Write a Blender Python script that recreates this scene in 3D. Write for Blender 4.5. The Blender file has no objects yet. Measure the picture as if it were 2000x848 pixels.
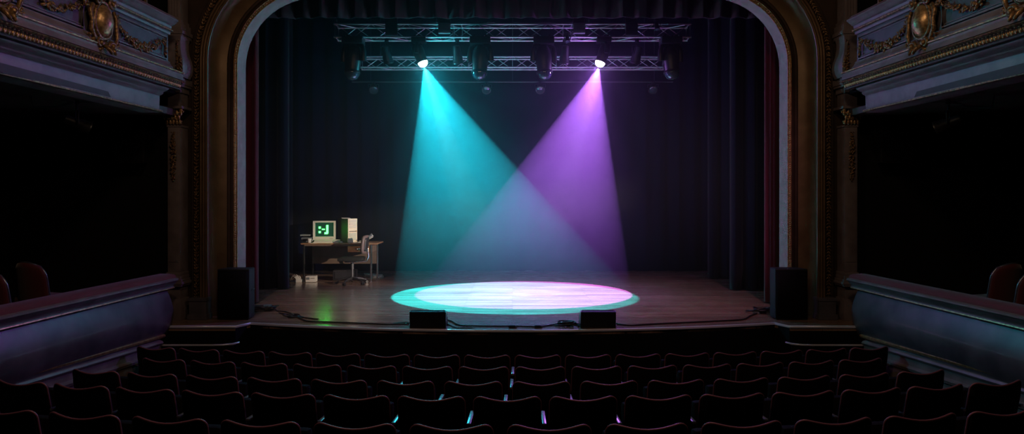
import bpy, bmesh, math, random
from mathutils import Vector, Matrix
random.seed(7)
PI = math.pi
C = bpy.context.scene.collection
SC = bpy.context.scene
F = 1370.0          # focal length in pixels of the 2000 px frame
HZ = 390.0          # row of the horizon
CX = 1001.0
CAMH = 1.55         # camera height above the stage floor (z = 0)

def W(px, py, Y):
    """world point seen at frame pixel px,py at distance Y"""
    return Vector(((px-CX)/F*Y, Y, CAMH-(py-HZ)/F*Y))

# ---------------------------------------------------------------- mesh builder
class MB:
    def __init__(s):
        s.v = []; s.f = []; s.M = Matrix.Identity(4)
    def at(s, loc=(0,0,0), rz=0, rx=0, ry=0, sc=(1,1,1)):
        s.M = (Matrix.Translation(loc) @ Matrix.Rotation(rz,4,'Z') @ Matrix.Rotation(ry,4,'Y')
               @ Matrix.Rotation(rx,4,'X') @ Matrix.Diagonal((sc[0],sc[1],sc[2],1)))
        return s
    def add(s, vs, fs):
        b = len(s.v)
        s.v += [tuple(s.M @ Vector(p)) for p in vs]
        s.f += [tuple(b+i for i in f) for f in fs]
        return s
    def box(s, x0,x1,y0,y1,z0,z1, bev=0.0):
        if bev <= 0:
            vs = [(x,y,z) for z in (z0,z1) for y in (y0,y1) for x in (x0,x1)]
            return s.add(vs, [(0,2,3,1),(4,5,7,6),(0,1,5,4),(2,6,7,3),(0,4,6,2),(1,3,7,5)])
        bm = bmesh.new()
        bmesh.ops.create_cube(bm, size=1)
        for v in bm.verts:
            v.co = Vector(((x0+x1)/2+v.co.x*(x1-x0), (y0+y1)/2+v.co.y*(y1-y0), (z0+z1)/2+v.co.z*(z1-z0)))
        bmesh.ops.bevel(bm, geom=bm.edges[:], offset=bev, segments=2, affect='EDGES', profile=0.6)
        bm.verts.index_update()
        vs = [tuple(v.co) for v in bm.verts]; fs = [tuple(v.index for v in f.verts) for f in bm.faces]
        bm.free()
        return s.add(vs, fs)
    def tube(s, pts, r, n=8, cap=True, closed=False):
        pts = [Vector(p) for p in pts]
        rs = r if isinstance(r,(list,tuple)) else [r]*len(pts)
        N = len(pts); vs = []; up = None
        for i,p in enumerate(pts):
            a = pts[(i-1)%N] if (closed or i>0) else p
            b = pts[(i+1)%N] if (closed or i<N-1) else p
            t = (b-a)
            t = t.normalized() if t.length > 1e-9 else Vector((0,0,1))
            if up is None:
                up = Vector((0,0,1)) if abs(t.z) < .9 else Vector((1,0,0))
            u = (up - t*up.dot(t))
            u = u.normalized() if u.length > 1e-6 else t.orthogonal().normalized()
            up = u
            w = t.cross(u)
            for k in range(n):
                a_ = 2*PI*k/n
                vs.append(tuple(p + (u*math.cos(a_)+w*math.sin(a_))*rs[i]))
        fs = []
        for i in range(N if closed else N-1):
            j = (i+1)%N
            for k in range(n):
                fs.append((i*n+k, i*n+(k+1)%n, j*n+(k+1)%n, j*n+k))
        if cap and not closed:
            fs.append(tuple(range(n-1,-1,-1))); fs.append(tuple((N-1)*n+k for k in range(n)))
        return s.add(vs, fs)
    def cyl(s, p, q, r, n=16):
        return s.tube([p,q], r, n)
    def lathe(s, prof, n=24, cap=True):
        """prof: (radius, z)"""
        vs=[]; fs=[]
        for (r,z) in prof:
            for k in range(n):
                vs.append((r*math.cos(2*PI*k/n), r*math.sin(2*PI*k/n), z))
        for i in range(len(prof)-1):
            for k in range(n):
                fs.append((i*n+k, i*n+(k+1)%n, (i+1)*n+(k+1)%n, (i+1)*n+k))
        if cap:
            fs.append(tuple(range(n-1,-1,-1))); fs.append(tuple((len(prof)-1)*n+k for k in range(n)))
        return s.add(vs, fs)
    def blob(s, c, rad, ax=None, n=6, m=4):
        """ellipsoid at c with radii rad, ax = 3 axes"""
        ax = ax or (Vector((1,0,0)),Vector((0,1,0)),Vector((0,0,1)))
        c = Vector(c); vs=[]; fs=[]
        vs.append(tuple(c+ax[2]*rad[2]))
        for i in range(1,m):
            th = PI*i/m
            for k in range(n):
                ph = 2*PI*k/n
                vs.append(tuple(c+ax[0]*rad[0]*math.sin(th)*math.cos(ph)+ax[1]*rad[1]*math.sin(th)*math.sin(ph)+ax[2]*rad[2]*math.cos(th)))
        vs.append(tuple(c-ax[2]*rad[2])); L=len(vs)-1
        for k in range(n): fs.append((0,1+k,1+(k+1)%n))
        for i in range(m-2):
            for k in range(n):
                a=1+i*n+k; b=1+i*n+(k+1)%n
                fs.append((a,a+n,b+n,b))
        for k in range(n): fs.append((L,1+(m-2)*n+(k+1)%n,1+(m-2)*n+k))
        return s.add(vs,fs)
    def grid(s, rows, closed_u=False):
        """rows of equal-length point lists"""
        n=len(rows[0]); vs=[tuple(p) for r in rows for p in r]; fs=[]
        for i in range(len(rows)-1):
            for k in range(n if closed_u else n-1):
                kk=(k+1)%n
                fs.append((i*n+k,i*n+kk,(i+1)*n+kk,(i+1)*n+k))
        return s.add(vs,fs)
    def prism(s, loop, d):
        """closed loop (list of 3d points) extruded by vector d"""
        n=len(loop); d=Vector(d)
        vs=[tuple(Vector(p)) for p in loop]+[tuple(Vector(p)+d) for p in loop]
        fs=[tuple(range(n-1,-1,-1)), tuple(range(n,2*n))]+[(i,(i+1)%n,n+(i+1)%n,n+i) for i in range(n)]
        return s.add(vs,fs)
    def build(s, name, mat, parent=None, smooth=None, solid=0, recalc=True):
        me = bpy.data.meshes.new(name)
        me.from_pydata(s.v, [], s.f); me.update()
        if recalc:
            bm = bmesh.new(); bm.from_mesh(me)
            bmesh.ops.recalc_face_normals(bm, faces=bm.faces[:])
            bm.to_mesh(me); bm.free()
        if smooth is not None:
            for p in me.polygons: p.use_smooth = True
            if smooth < 179:
                me.set_sharp_from_angle(angle=math.radians(smooth))
        o = bpy.data.objects.new(name, me); C.objects.link(o)
        me.materials.append(mat)
        if parent is not None: o.parent = parent
        if solid:
            md = o.modifiers.new('thickness','SOLIDIFY'); md.thickness = solid; md.offset = 0
        return o

def tag(o, label=None, cat=None, group=None, kind=None):
    if label: o['label'] = label
    if cat: o['category'] = cat
    if group: o['group'] = group
    if kind: o['kind'] = kind
    return o
def empty(name, loc=(0,0,0), rz=0, label=None, cat=None, group=None):
    o = bpy.data.objects.new(name, None); C.objects.link(o)
    o.location = loc; o.rotation_euler = (0,0,rz); o.empty_display_size = .1
    return tag(o, label, cat, group)
CH = {}
def copy_tree(o, parent=None):
    c = o.copy(); C.objects.link(c)
    if parent is not None: c.parent = parent
    for ch in [x for x in KIDS.get(o.name, [])]:
        copy_tree(ch, c)
    return c
KIDS = {}
def index_kids():
    KIDS.clear()
    for x in bpy.data.objects:
        if x.parent is not None: KIDS.setdefault(x.parent.name, []).append(x)

# ---------------------------------------------------------------- materials
def mat(name, col, rough=.5, metal=0.0, spec=.5, noise=None, bump=None, emit=None, es=0, coat=0, sheen=0):
    m = bpy.data.materials.new(name); m.use_nodes = True
    nt = m.node_tree; b = nt.nodes['Principled BSDF']
    b.inputs['Base Color'].default_value = (*col,1)
    b.inputs['Roughness'].default_value = rough
    b.inputs['Metallic'].default_value = metal
    b.inputs['Specular IOR Level'].default_value = spec
    b.inputs['Coat Weight'].default_value = coat
    b.inputs['Sheen Weight'].default_value = sheen
    tc = nt.nodes.new('ShaderNodeTexCoord')
    if noise:
        sc_, col2, detail = noise
        n = nt.nodes.new('ShaderNodeTexNoise'); n.inputs['Scale'].default_value = sc_; n.inputs['Detail'].default_value = detail
        r = nt.nodes.new('ShaderNodeValToRGB'); r.color_ramp.elements[0].position=.38; r.color_ramp.elements[1].position=.62
        r.color_ramp.elements[0].color=(*col,1); r.color_ramp.elements[1].color=(*col2,1)
        nt.links.new(tc.outputs['Object'], n.inputs['Vector']); nt.links.new(n.outputs['Fac'], r.inputs['Fac'])
        nt.links.new(r.outputs['Color'], b.inputs['Base Color'])
    if bump:
        sc_, st, di = bump
        n = nt.nodes.new('ShaderNodeTexNoise'); n.inputs['Scale'].default_value = sc_; n.inputs['Detail'].default_value=4
        bp = nt.nodes.new('ShaderNodeBump'); bp.inputs['Strength'].default_value=st; bp.inputs['Distance'].default_value=di
        nt.links.new(tc.outputs['Object'], n.inputs['Vector']); nt.links.new(n.outputs['Fac'], bp.inputs['Height'])
        nt.links.new(bp.outputs['Normal'], b.inputs['Normal'])
    if emit:
        b.inputs['Emission Color'].default_value=(*emit,1); b.inputs['Emission Strength'].default_value=es
    return m

def wood_floor(name, c1, c2, rough, plank=.085):
    m = bpy.data.materials.new(name); m.use_nodes=True; nt=m.node_tree; b=nt.nodes['Principled BSDF']
    N=nt.nodes.new; L=nt.links.new
    tc=N('ShaderNodeTexCoord')
    br=N('ShaderNodeTexBrick'); br.inputs['Scale'].default_value=1.0; br.inputs['Brick Width'].default_value=1.9
    br.inputs['Row Height'].default_value=plank; br.inputs['Mortar Size'].default_value=.0022
    br.inputs['Mortar Smooth'].default_value=.2
    br.offset=.37; br.inputs['Color1'].default_value=(0,0,0,1); br.inputs['Color2'].default_value=(1,1,1,1)
    br.inputs['Mortar'].default_value=(.5,.5,.5,1)
    L(tc.outputs['Object'], br.inputs['Vector'])
    mp=N('ShaderNodeMapping'); mp.inputs['Scale'].default_value=(.9,26,1); L(tc.outputs['Object'], mp.inputs['Vector'])
    n1=N('ShaderNodeTexNoise'); n1.inputs['Scale'].default_value=1.6; n1.inputs['Detail'].default_value=6; n1.inputs['Roughness'].default_value=.65
    L(mp.outputs['Vector'], n1.inputs['Vector'])
    mp2=N('ShaderNodeMapping'); mp2.inputs['Scale'].default_value=(.6,1.7,1); L(tc.outputs['Object'], mp2.inputs['Vector'])
    n2=N('ShaderNodeTexNoise'); n2.inputs['Scale'].default_value=1.2; n2.inputs['Detail'].default_value=5; L(mp2.outputs['Vector'], n2.inputs['Vector'])
    mx=N('ShaderNodeMix'); mx.data_type='FLOAT'; mx.inputs[0].default_value=.35
    L(n1.outputs['Fac'], mx.inputs[2]); L(br.outputs['Color'], mx.inputs[3])
    mx2=N('ShaderNodeMix'); mx2.data_type='FLOAT'; mx2.inputs[0].default_value=.3
    L(mx.outputs[0], mx2.inputs[2]); L(n2.outputs['Fac'], mx2.inputs[3])
    cr=N('ShaderNodeValToRGB'); cr.color_ramp.elements[0].position=.28; cr.color_ramp.elements[1].position=.75
    cr.color_ramp.elements[0].color=(*c1,1); cr.color_ramp.elements[1].color=(*c2,1)
    L(mx2.outputs[0], cr.inputs['Fac'])
    dk=N('ShaderNodeMix'); dk.data_type='RGBA'; dk.blend_type='MIX'
    dk.inputs[7].default_value=(c1[0]*.35,c1[1]*.35,c1[2]*.35,1)
    L(br.outputs['Fac'], dk.inputs[0]); L(cr.outputs['Color'], dk.inputs[6]); L(dk.outputs[2], b.inputs['Base Color'])
    rr=N('ShaderNodeMapRange'); rr.inputs[1].default_value=.3; rr.inputs[2].default_value=.7; rr.inputs[3].default_value=rough-.06; rr.inputs[4].default_value=rough+.12
    L(n1.outputs['Fac'], rr.inputs[0]); L(rr.outputs[0], b.inputs['Roughness'])
    bp=N('ShaderNodeBump'); bp.inputs['Strength'].default_value=.25; bp.inputs['Distance'].default_value=.003
    L(mx.outputs[0], bp.inputs['Height']); L(bp.outputs['Normal'], b.inputs['Normal'])
    b.inputs['Specular IOR Level'].default_value=.6; b.inputs['Coat Weight'].default_value=.6; b.inputs['Coat Roughness'].default_value=.2
    return m

M = {}
M['stage'] = wood_floor('stage boards', (.15,.084,.058), (.38,.235,.168), .21)
M['tabletop'] = mat('brown laminate', (.20,.105,.06), .4, noise=(9,(.25,.13,.07),3))
M['drawerwood'] = mat('orange laminate', (.42,.20,.08), .35, noise=(6,(.5,.25,.1),3))
M['panelwood'] = mat('dark laminate panel', (.10,.07,.055), .5, noise=(5,(.13,.09,.07),3))
M['chrome'] = mat('chromed steel', (.75,.76,.8), .22, 1)
M['beige'] = mat('beige computer plastic', (.50,.47,.40), .5)
M['beige2'] = mat('light beige computer plastic', (.62,.56,.44), .5)
M['beigedark'] = mat('shaded beige seam', (.12,.11,.09), .6)
M['screen'] = mat('dark screen glass', (.01,.02,.022), .12, emit=(.03,.5,.2), es=.06)
M['glyph'] = mat('glowing green phosphor', (0,.3,.1), .5, emit=(.04,1,.065), es=12)
M['paper'] = mat('white paper', (.75,.72,.7), .8)
M['whiteplastic'] = mat('white plastic', (.42,.39,.37), .5)
M['cablecream'] = mat('cream cable', (.7,.6,.45), .5)
M['chairblack'] = mat('black chair plastic', (.02,.02,.022), .4)
M['chairfabric'] = mat('charcoal chair fabric', (.014,.014,.013), .95, spec=.2)
M['chairback'] = mat('brown grey chair shell', (.12,.08,.075), .6)
M['greyplastic'] = mat('grey printer plastic', (.09,.1,.11), .5)
M['blackplastic'] = mat('black plastic', (.012,.012,.014), .35)
M['blackcab'] = mat('black speaker paint', (.003,.003,.007), .6, bump=(260,.3,.002))
M['grille'] = mat('black speaker grille', (.002,.002,.006), .8, spec=.2, bump=(400,.6,.002))
M['cable'] = mat('black rubber cable', (.008,.008,.01), .35)
M['fixture'] = mat('black fixture paint', (.014,.014,.018), .38)
M['alu'] = mat('truss aluminium', (.8,.78,.8), .4, .55, bump=(60,.15,.002))
M['aludark'] = mat('dull dark steel', (.1,.1,.11), .5, .7)
M['drape'] = mat('black velvet drape', (.003,.004,.014), .95, spec=.1, sheen=.15)
M['drape2'] = mat('black serge drape', (.002,.004,.018), 1.0, spec=.02)
M['crimson'] = mat('crimson velvet', (.09,.005,.017), .85, spec=.2, sheen=.3)
M['velvetrail'] = mat('dark red velvet rail', (.16,.012,.02), .8, sheen=.3)
M['boxchair'] = mat('deep red velvet chair', (.10,.008,.015), .75, sheen=.3)
M['gold'] = mat('aged gilding', (.66,.43,.21), .36, .6, noise=(30,(.34,.2,.1),4), bump=(80,.3,.003))
M['golddark'] = mat('tarnished gilding', (.42,.25,.125), .4, .5, noise=(40,(.12,.07,.035),4), bump=(90,.5,.004))
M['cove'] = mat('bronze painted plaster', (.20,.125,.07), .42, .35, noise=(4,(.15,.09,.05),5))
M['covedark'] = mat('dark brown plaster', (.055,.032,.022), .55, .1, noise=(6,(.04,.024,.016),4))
M['reveal'] = mat('pale painted reveal', (.34,.28,.26), .5, noise=(7,(.28,.23,.21),5))
M['lav'] = mat('grey lavender plaster', (.235,.19,.20), .42, noise=(5,(.17,.135,.145),5), bump=(30,.1,.003))
M['lavdark'] = mat('dark slate panel paint', (.11,.10,.12), .45, noise=(6,(.08,.075,.09),5), bump=(30,.15,.003))
M['bombe'] = mat('burnished grey lacquer', (.13,.105,.13), .36, noise=(2.6,(.07,.058,.075),7), bump=(18,.12,.004), coat=.2)
M['black'] = mat('matt black paint', (.006,.006,.008), .8, spec=.2)
M['fascia'] = mat('black stage front', (.003,.003,.006), .8, spec=.2)
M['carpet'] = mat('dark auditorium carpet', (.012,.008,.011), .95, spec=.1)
M['nosing'] = mat('pale stage edge strip', (.8,.8,.97), .25, .4)
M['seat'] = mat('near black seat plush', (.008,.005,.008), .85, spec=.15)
M['piping'] = mat('dusky rose seat piping', (.33,.12,.17), .42, .2)
M['arm'] = mat('lacquered armrest', (.55,.52,.55), .3, .75)
M['standard'] = mat('dark cast iron', (.02,.015,.02), .4, .6)
M['lensdark'] = mat('dark lens glass', (.05,.07,.09), .08, .3)
M['lens_c'] = mat('lit cyan lens', (.5,1,1), .3, emit=(.55,1,1), es=26)
M['lens_p'] = mat('lit violet lens', (.8,.6,1), .3, emit=(.85,.66,1), es=26)
M['border'] = mat('dark wine border drape', (.028,.008,.014), .9, sheen=.2)
M['ballast'] = mat('grey equipment case', (.16,.17,.18), .45)
M['whitetrim'] = mat('dark chair frame', (.25,.25,.3), .3, .8)

# ================================================================ STAGE
LIPX = 3.30
def lip(x): return 8.33 + .50*(x/LIPX)**2
edge = [(-4.6,8.60),(-3.40,8.60)] + [(LIPX*t/20, lip(LIPX*t/20)) for t in range(-20,21)] + [(3.40,8.60),(4.6,8.60)]
mb = MB()
pts = edge + [(4.6,9.26),(6.6,9.26),(6.6,15.6),(-6.6,15.6),(-6.6,9.26),(-4.6,9.26)]
mb.prism([(x,y,-.06) for x,y in pts], (0,0,.06))
tag(mb.build('floor_stage', M['stage']), 'wide stage floor of long narrow dark boards with a worn satin finish', kind='structure')
# pale nosing along the stage edge
def profile_along(path, prof, closed=False):
    """prof (out, z): out = horizontal distance to the audience side of the path"""
    rows=[]
    N=len(path)
    for i,(x,y) in enumerate(path):
        a=Vector(path[max(i-1,0)]); b=Vector(path[min(i+1,N-1)]); t=(b-a).normalized(); n=Vector((t.y,-t.x))
        rows.append([(x+n.x*o, y+n.y*o, z) for o,z in prof])
    return rows
mb=MB(); mb.grid(profile_along(edge,[(-.022,.003),(.006,.004),(.014,-.004),(.012,-.024),(.0,-.024)]))
tag(mb.build('trim_1', M['nosing'], smooth=60), 'thin pale strip along the curved front edge of the stage', kind='structure')
mb=MB(); mb.grid(profile_along(edge,[(-.01,-.02),(-.01,-1.1)])); 
tag(mb.build('wall_stage_front', M['fascia'], solid=.02), 'plain black wall under the front edge of the stage', kind='structure')
# lower step blocks at both ends of the stage front
for s,nm in ((-1,'left'),(1,'right')):
    e=[(s*4.6,8.46),(s*3.62,8.46),(s*3.50,8.475),(s*3.40,8.53),(s*3.36,8.62)]
    if s>0: e=e[::-1]
    st=empty('side_step',(0,0,0),0,f'low black step block at the {"left" if s<0 else "right"} end of the stage front','step')
    mb=MB(); mb.prism([(x,y,-.20) for x,y in (e[:-1]+[(-3.40,8.57),(-4.6,8.57)] if s<0 else e[1:]+[(4.6,8.57),(3.40,8.57)])],(0,0,-.8))
    mb.build('block',M['fascia'],st)
    mb=MB(); mb.grid(profile_along(e,[(-.012,-.197),(.006,-.196),(.012,-.203),(.010,-.215),(0,-.215)]))
    mb.build('edge_strip',M['nosing'],st,smooth=60)

# ================================================================ DRAPES
def drape(name, pts, z0, z1, amp, wl, mt, label=None, cat='curtain', kind=None, seed=1, solid=.012, group=None, nz=6):
    rnd=random.Random(seed); mb=MB()
    P=[Vector(p) for p in pts]
    # resample
    L=[0]
    for a,b in zip(P,P[1:]): L.append(L[-1]+(b-a).length)
    n=max(8,int(L[-1]/(wl/8))); out=[]
    for i in range(n+1):
        d=L[-1]*i/n; k=0
        while k<len(P)-2 and L[k+1]<d: k+=1
        t=(d-L[k])/(L[k+1]-L[k]); q=P[k].lerp(P[k+1],t); tt=(P[k+1]-P[k]).normalized(); out.append((q,Vector((tt.y,-tt.x)),d))
    ph=[rnd.uniform(0,6) for _ in range(4)]
    rows=[]
    for j in range(nz+1):
        z=z0+(z1-z0)*j/nz; row=[]
        fl=1.0+.25*(1-j/nz)
        for q,nn,d in out:
            a=amp*fl*(math.sin(2*PI*d/wl+ .9*math.sin(d*1.7+ph[0]))+.35*math.sin(2*PI*d/(wl*.43)+ph[1])+.5*math.sin(2*PI*d/(wl*2.7)+ph[2]))
            row.append((q.x+nn.x*a,q.y+nn.y*a,z))
        rows.append(row)
    mb.grid(rows)
    o=mb.build(name,mt,smooth=180,solid=solid,recalc=False)
    return tag(o,label,cat if kind is None else None,group,kind)
drape('backdrop_curtain',[(-6.4,15.2),(6.4,15.2)],.01,6.1,.05,.34,M['drape2'],'full width black pleated curtain hanging across the back of the stage',nz=3,seed=2)
drape('leg_curtain',[(-5.9,12.0),(-3.87,12.12)],.015,5.6,.04,.26,M['drape'],'black leg curtain left of the desk, in front of its left end',seed=3)
drape('leg_curtain',[(-6.2,14.45),(-4.55,14.45)],.015,5.6,.04,.28,M['drape'],'black leg curtain deep on the left side behind the computer desk',seed=4)
drape('leg_curtain',[(3.72,11.95),(5.8,11.85)],.015,5.6,.04,.26,M['drape'],'broad black leg curtain on the right side just behind the red curtain edge',seed=5)
drape('leg_curtain',[(3.83,13.7),(5.9,13.7)],.015,5.6,.04,.28,M['drape'],'narrow black leg curtain showing farther back on the right side of the stage',seed=6)
drape('house_curtain',[(-4.9,10.42),(-3.83,10.42),(-3.80,10.50),(-3.81,10.53)],.02,5.4,.02,.15,M['crimson'],'crimson velvet curtain edge gathered behind the left side of the proscenium',seed=8)
drape('house_curtain',[(3.81,10.53),(3.80,10.5),(3.83,10.42),(4.9,10.42)],.02,5.4,.02,.15,M['crimson'],'crimson velvet curtain edge gathered behind the right side of the proscenium',seed=9)
drape('border_curtain',[(-5.2,11.15),(5.2,11.15)],4.44,6.0,.035,.3,M['border'],'dark wine border curtain hanging above and before the lighting truss',seed=10,nz=2)
mb=MB(); mb.box(-6.7,6.7,15.6,15.7,-.1,6.4)
tag(mb.build('wall_back',M['black']),'black back wall of the stage',kind='structure')
for s,nm in ((-1,'left'),(1,'right')):
    mb=MB(); mb.box(min(s*6.6,s*6.7),max(s*6.6,s*6.7),9.32,15.6,-.1,6.4)
    tag(mb.build('wall_stage_'+nm,M['black']),f'black side wall of the stage, {nm}',kind='structure')
mb=MB(); mb.box(-6.7,6.7,9.35,15.7,6.3,6.4)
tag(mb.build('ceiling_stage',M['black']),'black grid ceiling above the stage',kind='structure')

# ================================================================ PROSCENIUM
HTAN = 3.372; RAD0 = .967; XO=3.694
def arch_path(X, seg=14):
    """2d (x,z) path of the arch whose jambs are at +-X"""
    r = RAD0+(X-XO); cx=XO-RAD0
    p=[(-X,0.0)]
    for k in range(1,9): p.append((-X,HTAN*k/9))
    for k in range(seg+1):
        a=PI-PI/2*k/seg; p.append((-cx+r*math.cos(a),HTAN+r*math.sin(a)))
    for k in range(1,8): p.append((-cx+2*cx*k/8,HTAN+r))
    for k in range(seg+1):
        a=PI/2-PI/2*k/seg; p.append((cx+r*math.cos(a),HTAN+r*math.sin(a)))
    for k in range(8,-1,-1): p.append((X,HTAN*k/9))
    return p
def arch_strip(prof):
    """prof: list of (X, depth)"""
    mb=MB(); rows=[]
    for X,d in prof:
        rows.append([(x,d,z) for x,z in arch_path(X)])
    mb.grid(rows); return mb
def arc_pts(x0,d0,x1,d1,bulge,n=8):
    out=[]; dx,dd=x1-x0,d1-d0; L=math.hypot(dx,dd); nx,nd=-dd/L,dx/L
    for i in range(n+1):
        t=i/n; b=bulge*4*t*(1-t); out.append((x0+dx*t+nx*b, d0+dd*t+nd*b))
    return out
pros=MB(); 
outer=[(4.05,9.085),(4.06,9.19),(4.10,9.20),(4.205,9.20),(4.215,9.24),(6.7,9.24)]
wp=arch_strip(outer).build('wall_proscenium',M['covedark'],smooth=30)
tag(wp,'brown plaster wall around the tall rounded proscenium opening',kind='structure')
arch_strip([(3.80,9.73),(XO+.004,9.725),(XO,9.70),(3.700,9.44)]).build('reveal',M['reveal'],wp,smooth=30)
b=arch_strip([(3.700,9.44)]+arc_pts(3.700,9.425,3.742,9.41,.018,6)+[(3.745,9.45)]); b.build('inner_bead',M['gold'],wp,smooth=60)
arch_strip([(3.742,9.45),(3.79,9.46),(3.80,9.43),(3.825,9.43),(3.835,9.45),(3.85,9.46)]).build('recess_band',M['covedark'],wp,smooth=30)
arch_strip(arc_pts(3.85,9.46,3.955,9.115,.10,14)).build('cove',M['cove'],wp,smooth=60)
fl=[(3.955,9.115)]+arc_pts(3.957,9.10,3.980,9.09,.012,5)+[(3.985,9.12)]+arc_pts(3.990,9.10,4.015,9.085,.010,5)+[(4.02,9.12)]+arc_pts(4.024,9.095,4.05,9.085,.012,5)
arch_strip(fl).build('gilt_fillet',M['cove'],wp,smooth=60)
# rope of small leaves
def rope(path, depth, r, step, rnd):
    mb=MB()
    P=[Vector((x,depth,z)) for x,z in path]
    for a,b_ in zip(P,P[1:]):
        L=(b_-a).length; n=max(1,int(round(L/step))); t=(b_-a).normalized(); nrm=Vector((0,-1,0)); sd=t.cross(nrm)
        for i in range(n):
            c=a.lerp(b_,(i+.5)/n)
            for q in (-1,0,1):
                w=Vector((rnd.uniform(-.3,.3),rnd.uniform(-.2,.2),rnd.uniform(-.3,.3)))
                ax2=(t+sd*q*.55+w*.4).normalized(); ax1=nrm.cross(ax2).normalized(); ax0=ax1.cross(ax2).normalized()
                mb.blob(c+sd*q*r*.62+nrm*rnd.uniform(.0,.012)+t*rnd.uniform(-.01,.01),(r*.30,r*.34,r*rnd.uniform(.7,1.0)),(ax0,ax1,ax2),5,4)
    return mb
rnd=random.Random(3)
rope(arch_path(4.14),9.19,.029,.043,rnd).build('leaf_garland',M['golddark'],wp,smooth=180)
mb=MB()
P=arch_path(3.722)
for a,b_ in zip(P,P[1:]):
    a=Vector((a[0],9.405,a[1])); b_=Vector((b_[0],9.405,b_[1])); n=max(1,int((b_-a).length/.028))
    for i in range(n):
        mb.blob(a.lerp(b_,(i+.5)/n),(.011,.009,.013),None,5,4)
mb.build('bead_string',M['gold'],wp,smooth=180)
for s in (-1,1):
    mb=MB(); x0,x1=sorted((s*3.95,s*4.17))
    mb.box(x0,x1,9.03,9.2,0,.26,.01); mb.box(x0-.015,x1+.015,9.015,9.2,0,.07,.006); mb.box(x0-.01,x1+.01,9.02,9.2,.24,.28,.006)
    tag(mb.build('plinth',M['lavdark'],wp))

# ================================================================ SIDE BOXES
def XB(Y): return 4.2-.036*(Y-8.9)
def S(s,Y,h,d): return Vector((s*(XB(Y)-d),Y,h))
YE=8.72      # end of the boxes towards the stage
Y0=3.2
def side_strip(s, prof, ya, yb, n=10, rake=0.0, endcap=True):
    """prof: list of (h,d) swept along the box front from ya to yb; rake lowers it towards the stage"""
    mb=MB(); rows=[]
    for i in range(n+1):
        Y=ya+(yb-ya)*i/n
        rows.append([S(s,Y,h-rake*(Y-8.4),d) for h,d in prof])
    mb.grid(rows)
    if endcap:
        e=[S(s,yb,h-rake*(yb-8.4),d) for h,d in prof]
        back=[S(s,yb,prof[-1][0]-rake*(yb-8.4),-.3),S(s,yb,prof[0][0]-rake*(yb-8.4),-.3)]
        mb.add([tuple(p) for p in e+back],[tuple(range(len(e)+2))])
    return mb
def side_frame(s,Y):
    return Vector((s*.036,1,0)).normalized()*1.0, Vector((0,0,1)), Vector((-s,0,0))
def leafclump(mb, s, path, r, step, rnd, fat=1.0, out=.03):
    """path of (Y,h,d): small lobes piled along it"""
    P=[S(s,*p) for p in path]
    T,U,N=side_frame(s,0)
    for k,(a,b_) in enumerate(zip(P,P[1:])):
        L=(b_-a).length; n=max(1,int(L/step))
        for i in range(n):
            c=a.lerp(b_,(i+rnd.random()*.6)/n)
            rr=r[k] if isinstance(r,list) else r
            for q in range(4):
                off=T*rnd.uniform(-1,1)*rr+U*rnd.uniform(-1,1)*rr+N*rnd.uniform(.2,1)*out
                a2=Vector((rnd.uniform(-.5,.5),rnd.uniform(-1,1),rnd.uniform(-1,1))).normalized()
                a1=N.cross(a2); a1=a1.normalized() if a1.length>.01 else T
                a0=a1.cross(a2).normalized()
                q_=rnd.uniform(.45,.8)*rr*fat
                mb.blob(c+off,(q_*.55,q_*.7,q_*1.25),(a0,a1,a2),5,4)
def sag(y0,h0,y1,h1,drop,n,d=.09):
    return [(y0+(y1-y0)*i/n, h0+(h1-h0)*i/n-drop*4*(i/n)*(1-i/n), d) for i in range(n+1)]
def spiral(mb,s,Yc,hc,r0,turns,dirn,a0,d,rad=.014):
    pts=[];n=int(18*turns)
    for i in range(n+1):
        t=i/n; a=a0+dirn*2*PI*turns*t; r=r0*(1-.82*t)
        pts.append(S(s,Yc+r*math.cos(a),hc+r*math.sin(a),d+.02*t))
    mb.tube(pts,[rad*(1-.3*i/n) for i in range(n+1)],7)
    mb.blob(pts[-1],(rad*1.6,)*3,None,7,5)

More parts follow.
